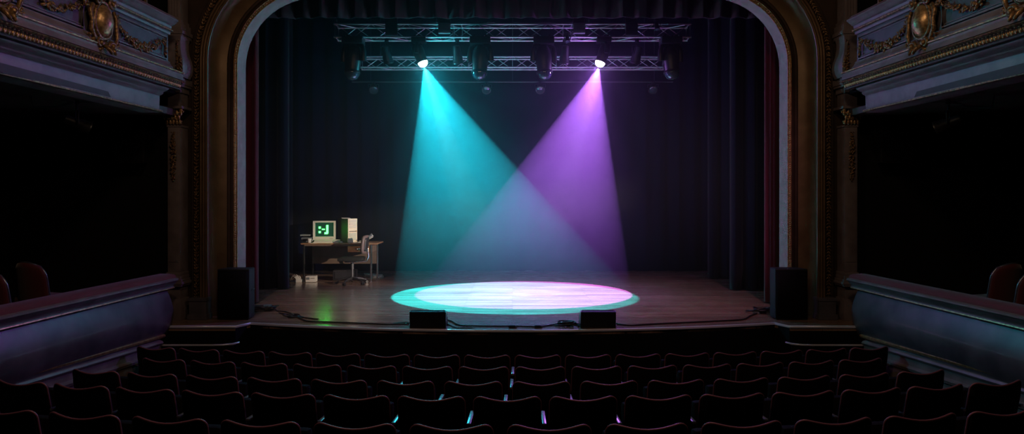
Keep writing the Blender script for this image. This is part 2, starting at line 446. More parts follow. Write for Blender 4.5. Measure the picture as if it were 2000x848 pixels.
def cartouche(s,Yc,parent,rnd):
    T,U,N=side_frame(s,0)
    sh=MB(); n=22
    rows=[]
    for j in range(9):
        t=j/8; r=math.sin(t*PI/2); row=[]
        for k in range(n):
            a=2*PI*k/n; row.append(S(s,Yc+.125*r*math.cos(a),3.345+.165*r*math.sin(a)*(1+.12*math.sin(a)),.10+.10*math.cos(t*PI/2)))
        rows.append(row)
    sh.grid(rows,True); o=sh.build('shield',M['gold'],parent,smooth=180)
    fr=MB()
    for rr,rad,dd in ((1.12,.020,.115),(1.32,.014,.10)):
        fr.tube([S(s,Yc+.125*rr*math.cos(a),3.345+.165*rr*math.sin(a)*(1+.12*math.sin(a)),dd) for a in [2*PI*k/28 for k in range(28)]],rad,7,closed=True)
    for q in (-1,1):
        spiral(fr,s,Yc+q*.12,3.56,.06,1.3,q,PI/2 if q>0 else PI/2,.13,.020)
        spiral(fr,s,Yc+q*.11,3.115,.065,1.3,-q,-PI/2,.14,.020)
        fr.tube([S(s,Yc+q*.17,3.50,.12),S(s,Yc+q*.215,3.42,.12),S(s,Yc+q*.20,3.33,.13),S(s,Yc+q*.215,3.24,.13),S(s,Yc+q*.16,3.14,.14)],[.014,.024,.02,.024,.016],7)
        fr.tube([S(s,Yc+q*.06,3.10,.16),S(s,Yc+q*.035,3.07,.20),S(s,Yc+q*.03,3.02,.23)],[.018,.022,.014],7)
    fr.build('scroll_frame',M['golddark'],parent,smooth=180)
    lf=MB()
    for k in range(7):
        a=PI*(k+.5)/7; c=S(s,Yc+.055*math.cos(a),3.585+.05*math.sin(a),.15)
        ax2=(T*math.cos(a)+U*math.sin(a)).normalized(); lf.blob(c,(.014,.017,.042),(N,N.cross(ax2),ax2),6,5)
    leafclump(lf,s,[(Yc-.17,3.56,.12),(Yc,3.63,.12),(Yc+.17,3.56,.12)],.028,.035,rnd)
    for q in (-1,1):
        leafclump(lf,s,[(Yc+q*.23,3.50,.09),(Yc+q*.26,3.40,.09)],.024,.035,rnd)
        leafclump(lf,s,[(Yc+q*.16,3.12,.12),(Yc+q*.26,3.17,.10)],.024,.035,rnd)
    lf.build('crest_leaves',M['golddark'],parent,smooth=180)

def balcony(s,side):
    e=empty('balcony_front',(s*4.2,7,2.65),0,
        f'ornate balcony front with gilded cartouche and swags above the {side} lower box','balcony')
    def loc(o):
        o.matrix_parent_inverse=Matrix.Translation((-s*4.2,-7,-2.65)); return o
    def B(mb,name,mt,smooth=40):
        return loc(mb.build(name,mt,e,smooth=smooth))
    # lower cornice, set back and stopping short of the pilaster
    B(side_strip(s,[(2.60,-.25),(2.60,-.06),(2.615,-.02),(2.635,-.02),(2.645,-.05),(2.80,-.045),(2.815,-.02),(2.83,.0),(2.845,-.005),(2.86,.03),(2.875,.06),(2.89,.07),(2.90,.06)],Y0,YE-.25),'lower_fascia',M['lav'])
    B(side_strip(s,[(2.603,-.065),(2.61,-.01),(2.625,-.006),(2.634,-.03)],Y0,YE-.25),'lower_gilt_edge',M['golddark'])
    B(side_strip(s,[(2.895,.05),(2.905,.105),(2.92,.11),(2.925,.10),(2.975,.115),(2.99,.14)],Y0,8.66),'ornament_bed',M['covedark'])
    B(side_strip(s,[(2.985,.115),(2.99,.155),(3.0,.165),(3.01,.155),(3.014,.13)],Y0,8.66),'gilt_edge',M['golddark'])
    B(side_strip(s,[(3.012,.12),(3.02,.15),(3.075,.14),(3.09,.15),(3.10,.145)],Y0,8.66),'blue_grey_band',M['lav'])
    B(side_strip(s,[(3.096,.13),(3.10,.158),(3.112,.162),(3.12,.15),(3.124,.12)],Y0,8.66),'gilt_line',M['gold'])
    B(side_strip(s,[(3.122,.12),(3.14,.125),(3.17,.10),(3.20,.085),(3.21,.085)],Y0,8.46),'lower_torus',M['lav'])
    B(side_strip(s,[(3.205,.06),(3.54,.06)],Y0,8.46),'panel_field',M['lavdark'])
    B(side_strip(s,[(3.535,.06),(3.54,.085),(3.565,.09),(3.575,.115),(3.60,.12),(3.61,.10),(3.64,.105),(3.655,.14),(3.68,.16),(3.695,.185),(3.715,.185),(3.72,.17),(3.72,-.1)],Y0,8.46),'top_moulding',M['lav'])
    B(side_strip(s,[(3.572,.108),(3.578,.122),(3.59,.127),(3.60,.122),(3.605,.105)],Y0,8.46,endcap=False),'top_gilt_line',M['golddark'])
    B(side_strip(s,[(3.715,.15),(3.735,.16),(3.76,.13),(3.775,.05),(3.775,-.12),(3.72,-.14)],Y0,8.46),'velvet_rail',M['velvetrail'])
    # egg and dart
    mb=MB(); T,U,N=side_frame(s,0)
    Y=4.4
    while Y<8.64:
        mb.blob(S(s,Y,2.95,.115),(.012,.017,.026),(N,T,U),6,5)
        mb.blob(S(s,Y+.024,2.955,.112),(.010,.006,.028),(N,T,U),4,4)
        mb.blob(S(s,Y,2.983,.125),(.008,.02,.006),(N,T,U),5,4)
        Y+=.048
    B(mb,'egg_and_dart',M['gold'],180)
    # panel frames
    for (ya,yb) in ((5.93,6.86),(7.36,8.40),(4.3,5.55)):
        mb=MB()
        loop=[S(s,ya,3.235,.068),S(s,yb,3.235,.068),S(s,yb,3.50,.068),S(s,ya,3.50,.068)]
        mb.tube(loop,.014,6,closed=True)
        loop=[S(s,ya+.03,3.262,.064),S(s,yb-.03,3.262,.064),S(s,yb-.03,3.475,.064),S(s,ya+.03,3.475,.064)]
        mb.tube(loop,.006,5,closed=True)
        B(mb,'panel_frame',M['lav'] if ya!=99 else M['gold'],60)
    rnd=random.Random(11)
    for Yc in (7.11,5.74):
        cartouche(s,Yc,e,rnd)
    for ch in [o for o in bpy.data.objects if o.parent==e and o.name.split('.')[0] in('shield','scroll_frame','crest_leaves')]: loc(ch)
    for (a,b_) in (((6.87,3.50),(6.02,3.52)),((7.36,3.44),(8.32,3.46)),((5.5,3.5),(4.7,3.5))):
        mb=MB(); pth=sag(a[0],a[1],b_[0],b_[1],.19,16,.075)
        leafclump(mb,s,pth,[.018+.022*math.sin(PI*i/16) for i in range(16)],.030,rnd)
        dy=1 if b_[0]>a[0] else -1
        leafclump(mb,s,[(b_[0],b_[1],.08),(b_[0]+dy*.03,b_[1]-.1,.08),(b_[0]+dy*.02,b_[1]-.2,.075)],.024,.03,rnd)
        leafclump(mb,s,[(a[0],a[1]+.03,.08),(a[0]+dy*.06,a[1]-.03,.08)],.035,.03,rnd)
        B(mb,'garland',M['golddark'],180)
    return e
def pilaster(s,side):
    yf=8.98
    e=empty('pilaster',(s*4.33,9.1,0),0,f'tall narrow pilaster with leaf capital and scroll bracket between the {side} boxes and the proscenium','pilaster')
    inv=Matrix.Translation((-s*4.33,-9.1,0))
    def B(mb,name,mt,smooth=40):
        o=mb.build(name,mt,e,smooth=smooth); o.matrix_parent_inverse=inv; return o
    xa,xb=4.255,4.415
    def bx(mb,a,b_,y,z0,z1,bev=.005):
        x0,x1=sorted((s*a,s*b_)); mb.box(x0,x1,y,9.195,z0,z1,bev)
    mb=MB(); bx(mb,xa-.02,xb+.03,yf-.03,.0,.28); bx(mb,xa,xb+.01,yf,.28,.46)
    bx(mb,xa-.035,xb+.02,yf-.05,.44,.47); bx(mb,xa-.05,xb+.02,yf-.06,.465,.50); bx(mb,xa-.035,xb+.02,yf-.045,.50,.53); bx(mb,xa-.02,xb+.01,yf-.03,.53,.575); bx(mb,xa-.012,xb+.01,yf-.02,.575,.62)
    B(mb,'pedestal',M['lav'])
    mb=MB(); bx(mb,xa,xb,yf,.62,2.50)
    bx(mb,xa+.018,xb-.018,yf-.006,.75,2.44,.003)
    B(mb,'shaft',M['lav'])
    rnd=random.Random(21)
    mb=MB()
    xm=(xa+xb)/2
    def lump(x,y,z,r,n,mb=mb,flat=.5):
        for i in range(n):
            a2=Vector((rnd.uniform(-1,1),rnd.uniform(-.4,.1),rnd.uniform(-1,1))).normalized()
            a1=Vector((0,-1,0)).cross(a2).normalized(); a0=a1.cross(a2).normalized()
            q=r*rnd.uniform(.45,.75)
            mb.blob((s*(x+rnd.uniform(-1,1)*r),y+rnd.uniform(-1,.2)*r*flat,z+rnd.uniform(-1,1)*r),(q*.5,q*.6,q*1.1),(a0,a1,a2),5,4)
    z=2.40
    while z>1.78:
        w=.010+.022*math.sin((2.40-z)/.62*PI)**.5 if z<2.40 else .02
        lump(xm,yf-.018,z,max(.014,w),5); z-=.026
    B(mb,'leaf_drop',M['golddark'],180)
    cap=MB(); bx(cap,xa-.01,xb+.01,yf-.01,2.48,2.51); bx(cap,xa-.05,xb+.03,yf-.06,2.71,2.745)
    B(cap,'abacus',M['lav'])
    mb=MB()
    for row,(z,o) in enumerate(((2.54,.0),(2.60,.012),(2.655,.028))):
        for k in range(5):
            x=xa-.01-o+(xb-xa+.02+2*o)*(k+.5*(row%2)*.8)/4.4
            lump(x,yf-.018-o,z,.026,4,mb)
            mb.blob((s*x,yf-.03-o,z),(.018,.012,.036),None,6,5)
    for q in (xa-.03,xb+.02):
        mb.blob((s*q,yf-.045,2.685),(.026,.02,.026),None,8,6)
    B(mb,'capital_leaves',M['gold'],180)
    mb=MB(); bx(mb,xa,xb,yf,2.745,2.93); bx(mb,xa-.02,xb+.01,yf-.03,2.92,2.99); bx(mb,xa-.05,xb,yf-.06,2.99,3.02); bx(mb,xa-.06,xb,yf-.07,3.02,3.10); 
    B(mb,'entablature_block',M['lav'])
    # scroll bracket (S profile), seen from the house as a swelling console
    prof=[(3.10,.05),(3.16,.075),(3.24,.085),(3.32,.07),(3.40,.045),(3.48,.03),(3.55,.03),(3.62,.045)]
    mb=MB(); rows=[]
    for z,o in prof:
        rows.append([(s*(xb),yf+.1,z),(s*(xb),yf-.1-o,z),(s*(xa-.03-o*1.1),yf-.1-o,z),(s*(xa-.03-o*1.1),yf+.1,z)])
    mb.grid(rows); B(mb,'scroll_bracket',M['lav'],50)
    mb=MB()
    for i in range(26):
        t=i/25; z=3.13+.42*t; k=min(int(t*7),6); o=prof[k][1]+(prof[k+1][1]-prof[k][1])*(t*7-k)
        lump(xa-.03-o*1.1+.04,yf-.1-o-.012,z,.022+.008*math.sin(t*6),4,mb)
    B(mb,'bracket_leaves',M['golddark'],180)
    mb=MB(); bx(mb,xa-.05,xb,yf-.06,3.62,3.66); bx(mb,xa-.065,xb,yf-.075,3.66,3.71); bx(mb,xa-.04,xb,yf-.05,3.71,3.80); bx(mb,xa-.02,xb,yf-.03,3.80,3.85); bx(mb,xa,xb,yf,3.85,5.6)
    for k in range(4):
        bx(mb,xa+.02+k*.035,xa+.035+k*.035,yf-.008,3.9,5.55,.002)
    B(mb,'upper_shaft',M['lav'])
    # hanging cable loop beside the capital
    return e
def parapet(s,side):
    e=empty('box_parapet',(s*4.2,7,-.3),0,
        f'bulging {"plum" if s<0 else "teal grey"} lit parapet of the {side} lower box with red velvet top rail','parapet')
    inv=Matrix.Translation((-s*4.2,-7,.3))
    def B(mb,name,mt,smooth=50):
        o=mb.build(name,mt,e,smooth=smooth); o.matrix_parent_inverse=inv; return o
    xo=-.02
    B(side_strip(s,[(.46,.0),(.475,-.01),(.50,.0),(.515,.025),(.535,.035),(.55,.055),(.572,.055),(.58,.03),(.58,-.05)],Y0,YE),'rail_moulding',M['lav'])
    B(side_strip(s,[(.442,-.05),(.445,-.005),(.455,.008),(.465,.004),(.47,-.04)],Y0,YE),'gilt_line',M['gold'])
    # bombe body
    body=[(.455,-.045)]
    for i in range(15):
        t=i/14; h=.45-.56*t
        body.append((h,-.055+.10*math.sin(min(1,t*1.0)*PI*.88+.12)**1.0 ))
    B(side_strip(s,body,Y0,YE-.1),'curved_body',M['bombe'],60)
    rk=.043
    B(side_strip(s,[(-.125,-.02),(-.118,.0),(-.105,.012),(-.09,.012),(-.08,.0),(-.075,-.03)],Y0,YE-.22,rake=rk),'base_gilt_line',M['gold'])
    B(side_strip(s,[(-.95,.0),(-.33,.0),(-.32,.02),(-.29,.03),(-.275,.01),(-.27,-.01),(-.20,-.012),(-.185,.01),(-.17,.02),(-.15,.005),(-.14,-.02),(-.12,-.03)],Y0,YE-.28,rake=rk),'base_moulding',M['lav'],30)
    # velvet top
    mb=MB(); rows=[]
    for i in range(11):
        Y=Y0+(YE-.02-Y0)*i/10
        rows.append([S(s,Y,h,d) for h,d in ((.575,.03),(.60,.035),(.622,.01),(.632,-.06),(.632,-.16),(.61,-.22),(.575,-.23))])
    mb.grid(rows); a=rows[-1]; mb.add([tuple(p) for p in a],[tuple(range(7))])
    B(mb,'velvet_rail',M['velvetrail'],60)
    return e
for s,side in ((-1,'left'),(1,'right')):
    balcony(s,side); pilaster(s,side); parapet(s,side)
    # room shell of the box
    def st(name,mt,label,*b_):
        mb=MB(); x0,x1=sorted((s*b_[0],s*b_[1])); mb.box(x0,x1,*b_[2:]); tag(mb.build(name,mt),label,kind='structure')
    st('floor_box_'+side,M['carpet'],f'dark floor of the {side} lower box',4.35,6.6,2.5,9.2,-.12,0)
    st('wall_box_'+side,M['black'],f'dark outer wall behind the {side} boxes',6.55,6.65,2.5,9.2,-.1,6.0)
    st('wall_box_end_'+side,M['black'],f'dark wall closing the {side} lower box beside the pilaster',4.47,6.6,9.12,9.22,0,6.0)
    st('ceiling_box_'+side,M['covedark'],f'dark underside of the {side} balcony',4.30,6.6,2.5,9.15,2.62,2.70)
    st('floor_balcony_'+side,M['carpet'],f'dark floor of the {side} balcony',4.30,6.6,2.5,9.15,2.9,2.98)
    st('trim_balcony_post_'+side,M['golddark'],f'thin post rising from the {side} balcony rail',4.36,4.39,8.35,8.38,3.0,5.5)

# box chairs
def box_chair():
    e=empty('box_chair',(0,0,0))
    def shell(th):
        rows=[]
        for j in range(9):
            t=j/8; z=.40+.47*t; row=[]
            w=.23*(1-.10*t)*(1-max(0,(t-.7)/.3)**2*.28)
            for k in range(13):
                u=-1+2*k/12
                row.append((u*w,-.20-.06*t+.07*u*u+th,z-.05*u*u*max(0,(t-.6)/.4)))
            rows.append(row)
        return rows
    mb=MB(); mb.grid(shell(0)); mb.build('backrest',M['boxchair'],e,smooth=180,solid=.05)
    mb=MB(); r=shell(0); path=[row[0] for row in r]+r[-1][1:-1]+[row[-1] for row in r[::-1]]
    mb.tube(path,.013,6); mb.build('back_frame',M['whitetrim'],e,smooth=180)
    mb=MB(); mb.box(-.23,.23,-.2,.24,.40,.48,.03); mb.build('seat',M['boxchair'],e,smooth=50)
    for x in(-.2,.2):
        for y in(-.17,.2):
            mb=MB(); mb.tube([(x,y,.41),(x*1.05,y*1.08,.0)],[.02,.013],8); mb.build('leg',M['whitetrim'],e,smooth=60)
    return e
bc=box_chair(); index_kids()
for i,(x,y,rz,lab) in enumerate(((-4.98,6.95,-.35,'deep red box chair half cut off by the left edge of the photo'),
      (-5.22,7.85,-.3,'deep red box chair nearer the stage in the left lower box'),
      (4.98,6.95,.35,'deep red box chair half cut off by the right edge of the photo'),
      (5.25,7.70,.3,'deep red box chair nearer the stage in the right lower box'))):
    o=bc if i==0 else copy_tree(bc); o.location=(x,y,0); o.rotation_euler.z=rz
    tag(o,lab,'chair','chairs in the side boxes')

# wall speakers in the boxes
def wall_speaker(s,side):
    e=empty('hanging_speaker',(s*4.87,9.0,2.32),s*-.12,f'dark loudspeaker hanging in the {side} lower box beside the pilaster','speaker','speakers hung in the side boxes')
    mb=MB(); mb.prism([(-.19,-.14,-.30),(.19,-.14,-.30),(.14,.10,-.30),(-.14,.10,-.30)],(0,0,.60)); mb.build('cabinet',M['blackcab'],e)
    mb=MB(); mb.box(-.175,.175,-.155,-.138,-.285,.285,.006); mb.build('grille',M['grille'],e)
    mb=MB(); mb.tube([(-.2,0,-.0),(-.22,0,.33),(.22,0,.33),(.2,0,0)],.012,6); mb.cyl((0,0,.33),(0,0,.36),.02); mb.build('bracket',M['blackplastic'],e)
wall_speaker(-1,'left'); wall_speaker(1,'right')

# ================================================================ FIXTURES
def spot_can(name, loc, aim, label, cat='spotlight', group=None, hang=.22, r=.07, L=.22, lens='lensdark'):
    """profile spot: clamp, yoke and can pointing to aim; loc = can centre"""
    loc=Vector(loc); d=(Vector(aim)-loc).normalized()
    rz=math.atan2(d.x,-d.y); pitch=math.asin(max(-1,min(1,-d.z)))   # can axis local -Y
    e=empty(name,loc,rz,label,cat,group)
    def R(v):  # rotate in pitch about local X
        v=Vector(v); c,s_=math.cos(pitch),math.sin(pitch); return Vector((v.x, v.y*c-v.z*s_*-1*0 - 0*v.z + (-v.z*s_*0), v.z)) 
    mp=Matrix.Rotation(pitch,4,'X')
    mb=MB(); mb.M=mp@Matrix.Rotation(PI/2,4,'X')
    mb.lathe([(r*.45,-L*.5),(r*.7,-L*.46),(r*.78,-L*.2),(r*.8,0),(r*.95,.04*1),(r,L*.42),(r*1.08,L*.44),(r*1.08,L*.5),(r*.9,L*.5),(r*.86,L*.46)],18)
    mb.build('can',M['fixture'],e,smooth=50)
    mb=MB(); mb.M=mp@Matrix.Rotation(PI/2,4,'X'); mb.lathe([(r*.87,L*.455),(r*.7,L*.475),(r*.35,L*.49),(.002,L*.495)],18,cap=False)
    mb.build('lens',M[lens],e,smooth=180)
    mb=MB(); mb.tube([(-r*1.15,0,0),(-r*1.25,0,hang*.55),(0,0,hang*.62),(r*1.25,0,hang*.55),(r*1.15,0,0)],.008,6); mb.build('yoke',M['fixture'],e,smooth=60)
    mb=MB(); mb.cyl((0,0,hang*.6),(0,0,hang),.012,8); mb.box(-.03,.03,-.022,.022,hang*.85,hang*1.05,.005); mb.build('clamp',M['fixture'],e)
    return e
for s,side in ((-1,'left'),(1,'right')):
    spot_can('box_spotlight',(s*4.66,7.5,2.36),(0,11.5,0),f'small dark spotlight under the {side} balcony','spotlight','spotlights under the balconies',hang=.245,r=.075,L=.26)
    mb=MB(); mb.tube([(s*4.95,7.2,2.62),(s*4.92,7.2,2.50),(s*4.80,7.4,2.53),(s*4.70,7.47,2.585)],.012,6)
    mb.tube([(s*4.80,7.45,2.61),(s*4.72,7.56,2.600),(s*4.60,7.56,2.605),(s*4.52,7.55,2.60)],.006,6)
    tag(mb.build('spotlight_arm',M['aludark'],smooth=60),f'thin bent arm and cable holding the spotlight under the {side} balcony','bracket')

# trusses
def truss(name, Y, L, ztop, zbot, dy, label):
    e=empty(name,(0,Y,zbot),0,label,'truss')
    r=.017; h=ztop-zbot
    for (y,z) in ((0,0),(0,h),(dy,0),(dy,h)):
        mb=MB(); mb.tube([(-L/2,y,z),(L/2,y,z)],r,10); mb.build('chord',M['alu'],e,smooth=60)
    for fi,(pa,pb) in enumerate((((0,0),(0,h)),((dy,0),(dy,h)),((0,0),(dy,0)),((0,h),(dy,h)))):
        mb=MB(); n=int(L/.30); 
        n+=n%2
        for i in range(n):
            x0=-L/2+.03+(L-.06)*i/n; x1=-L/2+.03+(L-.06)*(i+1)/n
            a,b_=(pa,pb) if (i+fi)%2 else (pb,pa)
            mb.tube([(x0,a[0],a[1]),(x1,b_[0],b_[1])],.006,6)
        mb.build('lacing',M['alu'],e,smooth=60)
    for x in (-L/2+.02,-L/6,-L/6+.14,0,L/6-.14,L/6,L/2-.02):
        mb=MB(); mb.tube([(x,0,0),(x,0,h),(x,dy,h),(x,dy,0)],.009,6,closed=True); mb.build('end_frame',M['alu'],e,smooth=60)
    return e
YT1=11.8; YT2=13.7
zt=lambda py,Y: CAMH-(py-HZ)/F*Y
T1=(zt(47,YT1),zt(72.5,YT1)); T2=(zt(111,YT2),zt(131.5,YT2))
truss('lighting_truss',YT1,698/F*YT1,T1[0],T1[1],.26,'silver box truss nearer the audience, carrying the two lit spotlights')
truss('lighting_truss',YT2,600/F*YT2,T2[0],T2[1],.24,'silver box truss farther back, lower in view behind the lit lamps')
# hanging wires
mb=MB()
for s in (-1,1):
    for k,(x,Y) in enumerate(((3.0,YT1),(1.3,YT1),(2.6,YT2))):
        nm=MB(); z=T1[0] if Y==YT1 else T2[0]
        nm.tube([(s*x,Y+.13,z+.02),(s*x,Y+.13,6.28)],.006,6)
        nm.tube([(s*x-.0,Y,z),(s*x,Y+.13,z+.14),(s*x,Y+.26,z)],.005,6)
        tag(nm.build('suspension_cable',M['aludark'],smooth=60),f'steel wire holding up the {["front truss near its","front truss close to the middle on the","rear truss on the"][k]} {"left" if s<0 else "right"}{" end" if k==0 else " side"}','cable','suspension wires of the trusses')

def moving_head(loc, tilt_aim, label, lens='lensdark', size=1.0, body=None, name='moving_head_light', group='moving head lights under the front truss'):
    """base box on top (at loc), yoke arms, swinging head aimed at tilt_aim"""
    loc=Vector(loc); k=size
    piv=Vector((0,0,-.30*k)); d=(Vector(tilt_aim)-(loc+piv)).normalized()
    rz=math.atan2(d.x,-d.y)
    e=empty(name,loc,0,label,'stage light',group)
    mb=MB(); mb.box(-.14*k,.14*k,-.11*k,.11*k,-.10*k,0,.012*k); mb.box(-.10*k,-.06*k,-.02,.02,0,.05,.004); mb.box(.06*k,.10*k,-.02,.02,0,.05,.004)
    mb.build('base',M['fixture'],e,smooth=40)
    y=MB(); y.at((0,0,0),rz)
    for q in (-1,1):
        y.tube([(q*.06*k,0,-.10*k),(q*.135*k,0,-.13*k),(q*.155*k,0,-.2*k),(q*.15*k,0,-.33*k)],[.03*k,.034*k,.034*k,.045*k],8)
    y.build('yoke',M['fixture'],e,smooth=60)
    q=Vector((0,0,-1)).rotation_difference(d).to_matrix().to_4x4()
    # local +Z up of head = opposite to aim
    h=MB(); h.M=Matrix.Translation(piv)@q
    h.lathe([(.03*k,.19*k),(.075*k,.18*k),(.105*k,.12*k),(.115*k,.02*k),(.105*k,-.08*k),(.10*k,-.17*k),(.112*k,-.18*k),(.112*k,-.205*k),(.098*k,-.205*k),(.096*k,-.19*k)],22)
    for a in range(6):
        h.box(-.118*k,.118*k,-.006,.006,.0+.02*a*k,.008+.02*a*k)
    h.build('head',M['fixture'],e,smooth=50)
    l=MB(); l.M=Matrix.Translation(piv)@q
    l.lathe([(.097*k,-.195*k),(.094*k,-.225*k),(.082*k,-.255*k),(.06*k,-.278*k),(.03*k,-.292*k),(.002,-.296*k)],22,cap=False)
    l.build('lens',M[lens],e,smooth=180)
    return e, loc+piv, d
zb=T1[1]-.02
# the two lit lamps
POOL=Vector((.03,11.5,0))
LAMPS=[]
for s,px,lab,ln in ((-1,826,'lit moving head light throwing the cyan beam','lens_c'),(1,1172,'lit moving head light throwing the violet beam','lens_p')):
    # place so that lens front is seen at (px,124)
    aim=POOL
    lensp=W(px,124,YT1)
    X0=lensp.x
    k=.86
    piv=Vector((X0-s*-0.0,YT1+.06,lensp.z+.20))
    d=(aim-piv).normalized()
    # slide pivot so lens ends at lensp
    piv=lensp-d*.225*k
    base=piv+Vector((0,0,.30*k))
    e,pv,dd=moving_head(base,aim,lab,ln,k)
    if base.z<T1[1]-.02:
        mb=MB(); mb.cyl((0,0,0),(0,.1,T1[1]-base.z),.02,8); mb.build('hook',M['fixture'],e)
    LAMPS.append((lensp+d*.066,d,s))
for px,s,lab in ((690,-1,'large dark moving head at the left end of the front truss'),(938,-1,'large dark moving head just right of the cyan lamp'),(1062,1,'large dark moving head just left of the violet lamp'),(1310,1,'large dark moving head at the right end of the front truss')):
    x=(px-CX)/F*(YT1-.12); moving_head((x,YT1-.1,T1[1]-.03),(x+s*.25,YT1-.9,-.6) ,lab,size=1.22)
for px,lab in ((755,'small dark spot can between the left moving head and the cyan lamp'),(893,'small dark spot can between the cyan lamp and the next moving head'),(1103,'small dark spot can left of the violet lamp, right of the large moving head'),(1244,'small dark spot can right of the violet lamp')):
    x=(px-CX)/F*(YT1+.12); spot_can('spot_can',(x,YT1+.12,T1[1]-.27),(x*.6,13.2,0),lab,group='small spot cans on the front truss',hang=.25,r=.085,L=.30)
# equipment boxes on the front truss
for px,py0,py1,mt,lab in ((868,46,66,'ballast','grey dimmer box on the front truss above the cyan beam'),(1131,46,66,'ballast','grey dimmer box on the front truss beside the violet lamp'),
                     (765,36,70,'fixture','black boxy unit standing in the front truss, left half'),(1233,40,70,'fixture','black boxy unit standing in the front truss, right half')):
    Y=YT1-.06; x=(px-CX)/F*Y; z0=zt(py1,Y); z1=zt(py0,Y); w=11.5/F*Y
    e=empty('equipment_box',(x,Y,z0),0,lab,'equipment box','boxes mounted on the front truss')
    mb=MB(); mb.box(-w,w,-.06,.03,0,z1-z0,.006); mb.build('case',M[mt],e)
    mb=MB()
    for i in range(7): mb.box(-w*.8,w*.8,-.066,-.058,.03+i*(z1-z0-.05)/7,.036+i*(z1-z0-.05)/7)
    mb.build('cooling_fin',M[mt],e)
    mb=MB(); mb.box(-w-.006,-w+.012,-.06,.03,z1-z0-.01,z1-z0+.06); mb.box(w-.012,w+.006,-.06,.03,z1-z0-.01,z1-z0+.06); mb.box(-w,w,-.03,.02,z1-z0,z1-z0+.10,.01); mb.build('bracket',M['fixture'],e)
for px,py,lab in ((1283,52,'small dark floodlight with dangling lead on the front truss, right end'),(1108,76,'small dark bracket light under the front truss, left of the violet lamp')):
    p=W(px,py,YT1-.10); spot_can('small_floodlight',p,(p.x+.3,10,0),lab,group='small lights on the front truss',hang=.12,r=.045,L=.12)
# draped power leads along the truss
mb=MB(); rnd=random.Random(5)
pts=[]
for i in range(120):
    x=-3.0+6.0*i/119; pts.append((x,YT1+.13+.03*math.sin(i*.7),T1[0]+.03+.02*abs(math.sin(i*.33))+rnd.uniform(0,.012)))
mb.tube(pts,.009,5)
tag(mb.build('truss_cable',M['cable'],smooth=180),'black power lead lying along the top of the front truss','cable')
mb=MB(); pts=[(-2.6+5.2*i/79,YT1+.14+.02*math.sin(i*.9),T1[1]+.024+.01*abs(math.sin(i*.41))) for i in range(80)]
mb.tube(pts,.011,5); tag(mb.build('truss_cable',M['cable'],smooth=180),'black power lead lying on the bottom chords of the front truss','cable')
# rear pipe with four small cans
YP=14.85; zp=zt(160,YP)
mb=MB(); mb.tube([(-3.4,YP,zp),(3.4,YP,zp)],.02,8); 
for x in (-3,0,3): mb.tube([(x,YP,zp),(x,YP,6.28)],.006,5)
tag(mb.build('rear_pipe',M['aludark'],smooth=60),'thin horizontal pipe hung before the back curtain','pipe')
for px,lab in ((730,'faint lamp on the rear pipe, leftmost of its four'),(950,'faint lamp on the rear pipe under the left middle moving head'),(1055,'faint lamp on the rear pipe under the right middle moving head'),(1275,'faint lamp on the rear pipe, rightmost of its four')):
    x=(px-CX)/F*YP; spot_can('rear_lamp',(x,YP-.02,zt(169,YP)-.03),(x*.7,11,.6),lab,group='faint lamps on the rear pipe',hang=.12,r=.09,L=.2)

# ================================================================ DESK SETUP
DH=.735
dx0,dx1=-3.965,-2.535; dy0,dy1=13.12,13.78
d=empty('computer_desk',((dx0+dx1)/2,(dy0+dy1)/2,0),0,'brown office desk with chrome legs and one orange drawer on the left of the stage','desk')
cxd,cyd=(dx0+dx1)/2,(dy0+dy1)/2
def DB(mb,name,mt,smooth=None,par=d): return mb.build(name,mt,par,smooth=smooth)
hw=(dx1-dx0)/2; hd=(dy1-dy0)/2
mb=MB(); mb.box(-hw,hw,-hd,hd,DH-.028,DH,.006); DB(mb,'desk_top',M['tabletop'])
for x in (-hw+.055,hw-.115):
    for y in (-hd+.03,hd-.03):
        mb=MB(); mb.box(x-.016,x+.016,y-.016,y+.016,.012,DH-.028,.003); mb.box(x-.022,x+.022,y-.022,y+.022,0,.014); DB(mb,'leg',M['chrome'])
mb=MB(); mb.box(-hw+.06,hw-.12,hd-.10,hd-.08,.31,DH-.03); DB(mb,'modesty_panel',M['panelwood'])
mb=MB(); mb.box(-hw+.06,hw-.12,hd-.11,hd-.07,.30,.325,.003); mb.box(-hw+.06,hw-.12,-hd+.02,-hd+.035,DH-.055,DH-.028); DB(mb,'rail',M['panelwood'])
mb=MB(); mb.box(.15,.60,-hd+.05,hd-.1,DH-.175,DH-.028); DB(mb,'drawer_case',M['panelwood'])
dr=MB(); dr.box(.16,.59,-hd+.03,-hd+.05,DH-.17,DH-.035,.004); dw=DB(dr,'drawer',M['drawerwood'])
mb=MB(); mb.tube([(.30,-hd+.03,DH-.10),(.31,-hd-.0,DH-.105),(.35,-hd-.005,DH-.108),(.39,-hd-.0,DH-.105),(.40,-hd+.03,DH-.10)],.009,8); mb.build('handle',M['chrome'],dw,smooth=60)
# second lower wooden box seen below the seat
# CRT monitor
def local(e_loc, rz): pass
mx=W(633.5,448,13.42)
mon=empty('crt_monitor',(mx.x,13.42,DH+.001),.2,'beige CRT monitor showing a glowing green :-J on the desk','monitor')
bw,bh=.216,.375; zc=.035
fr=MB()
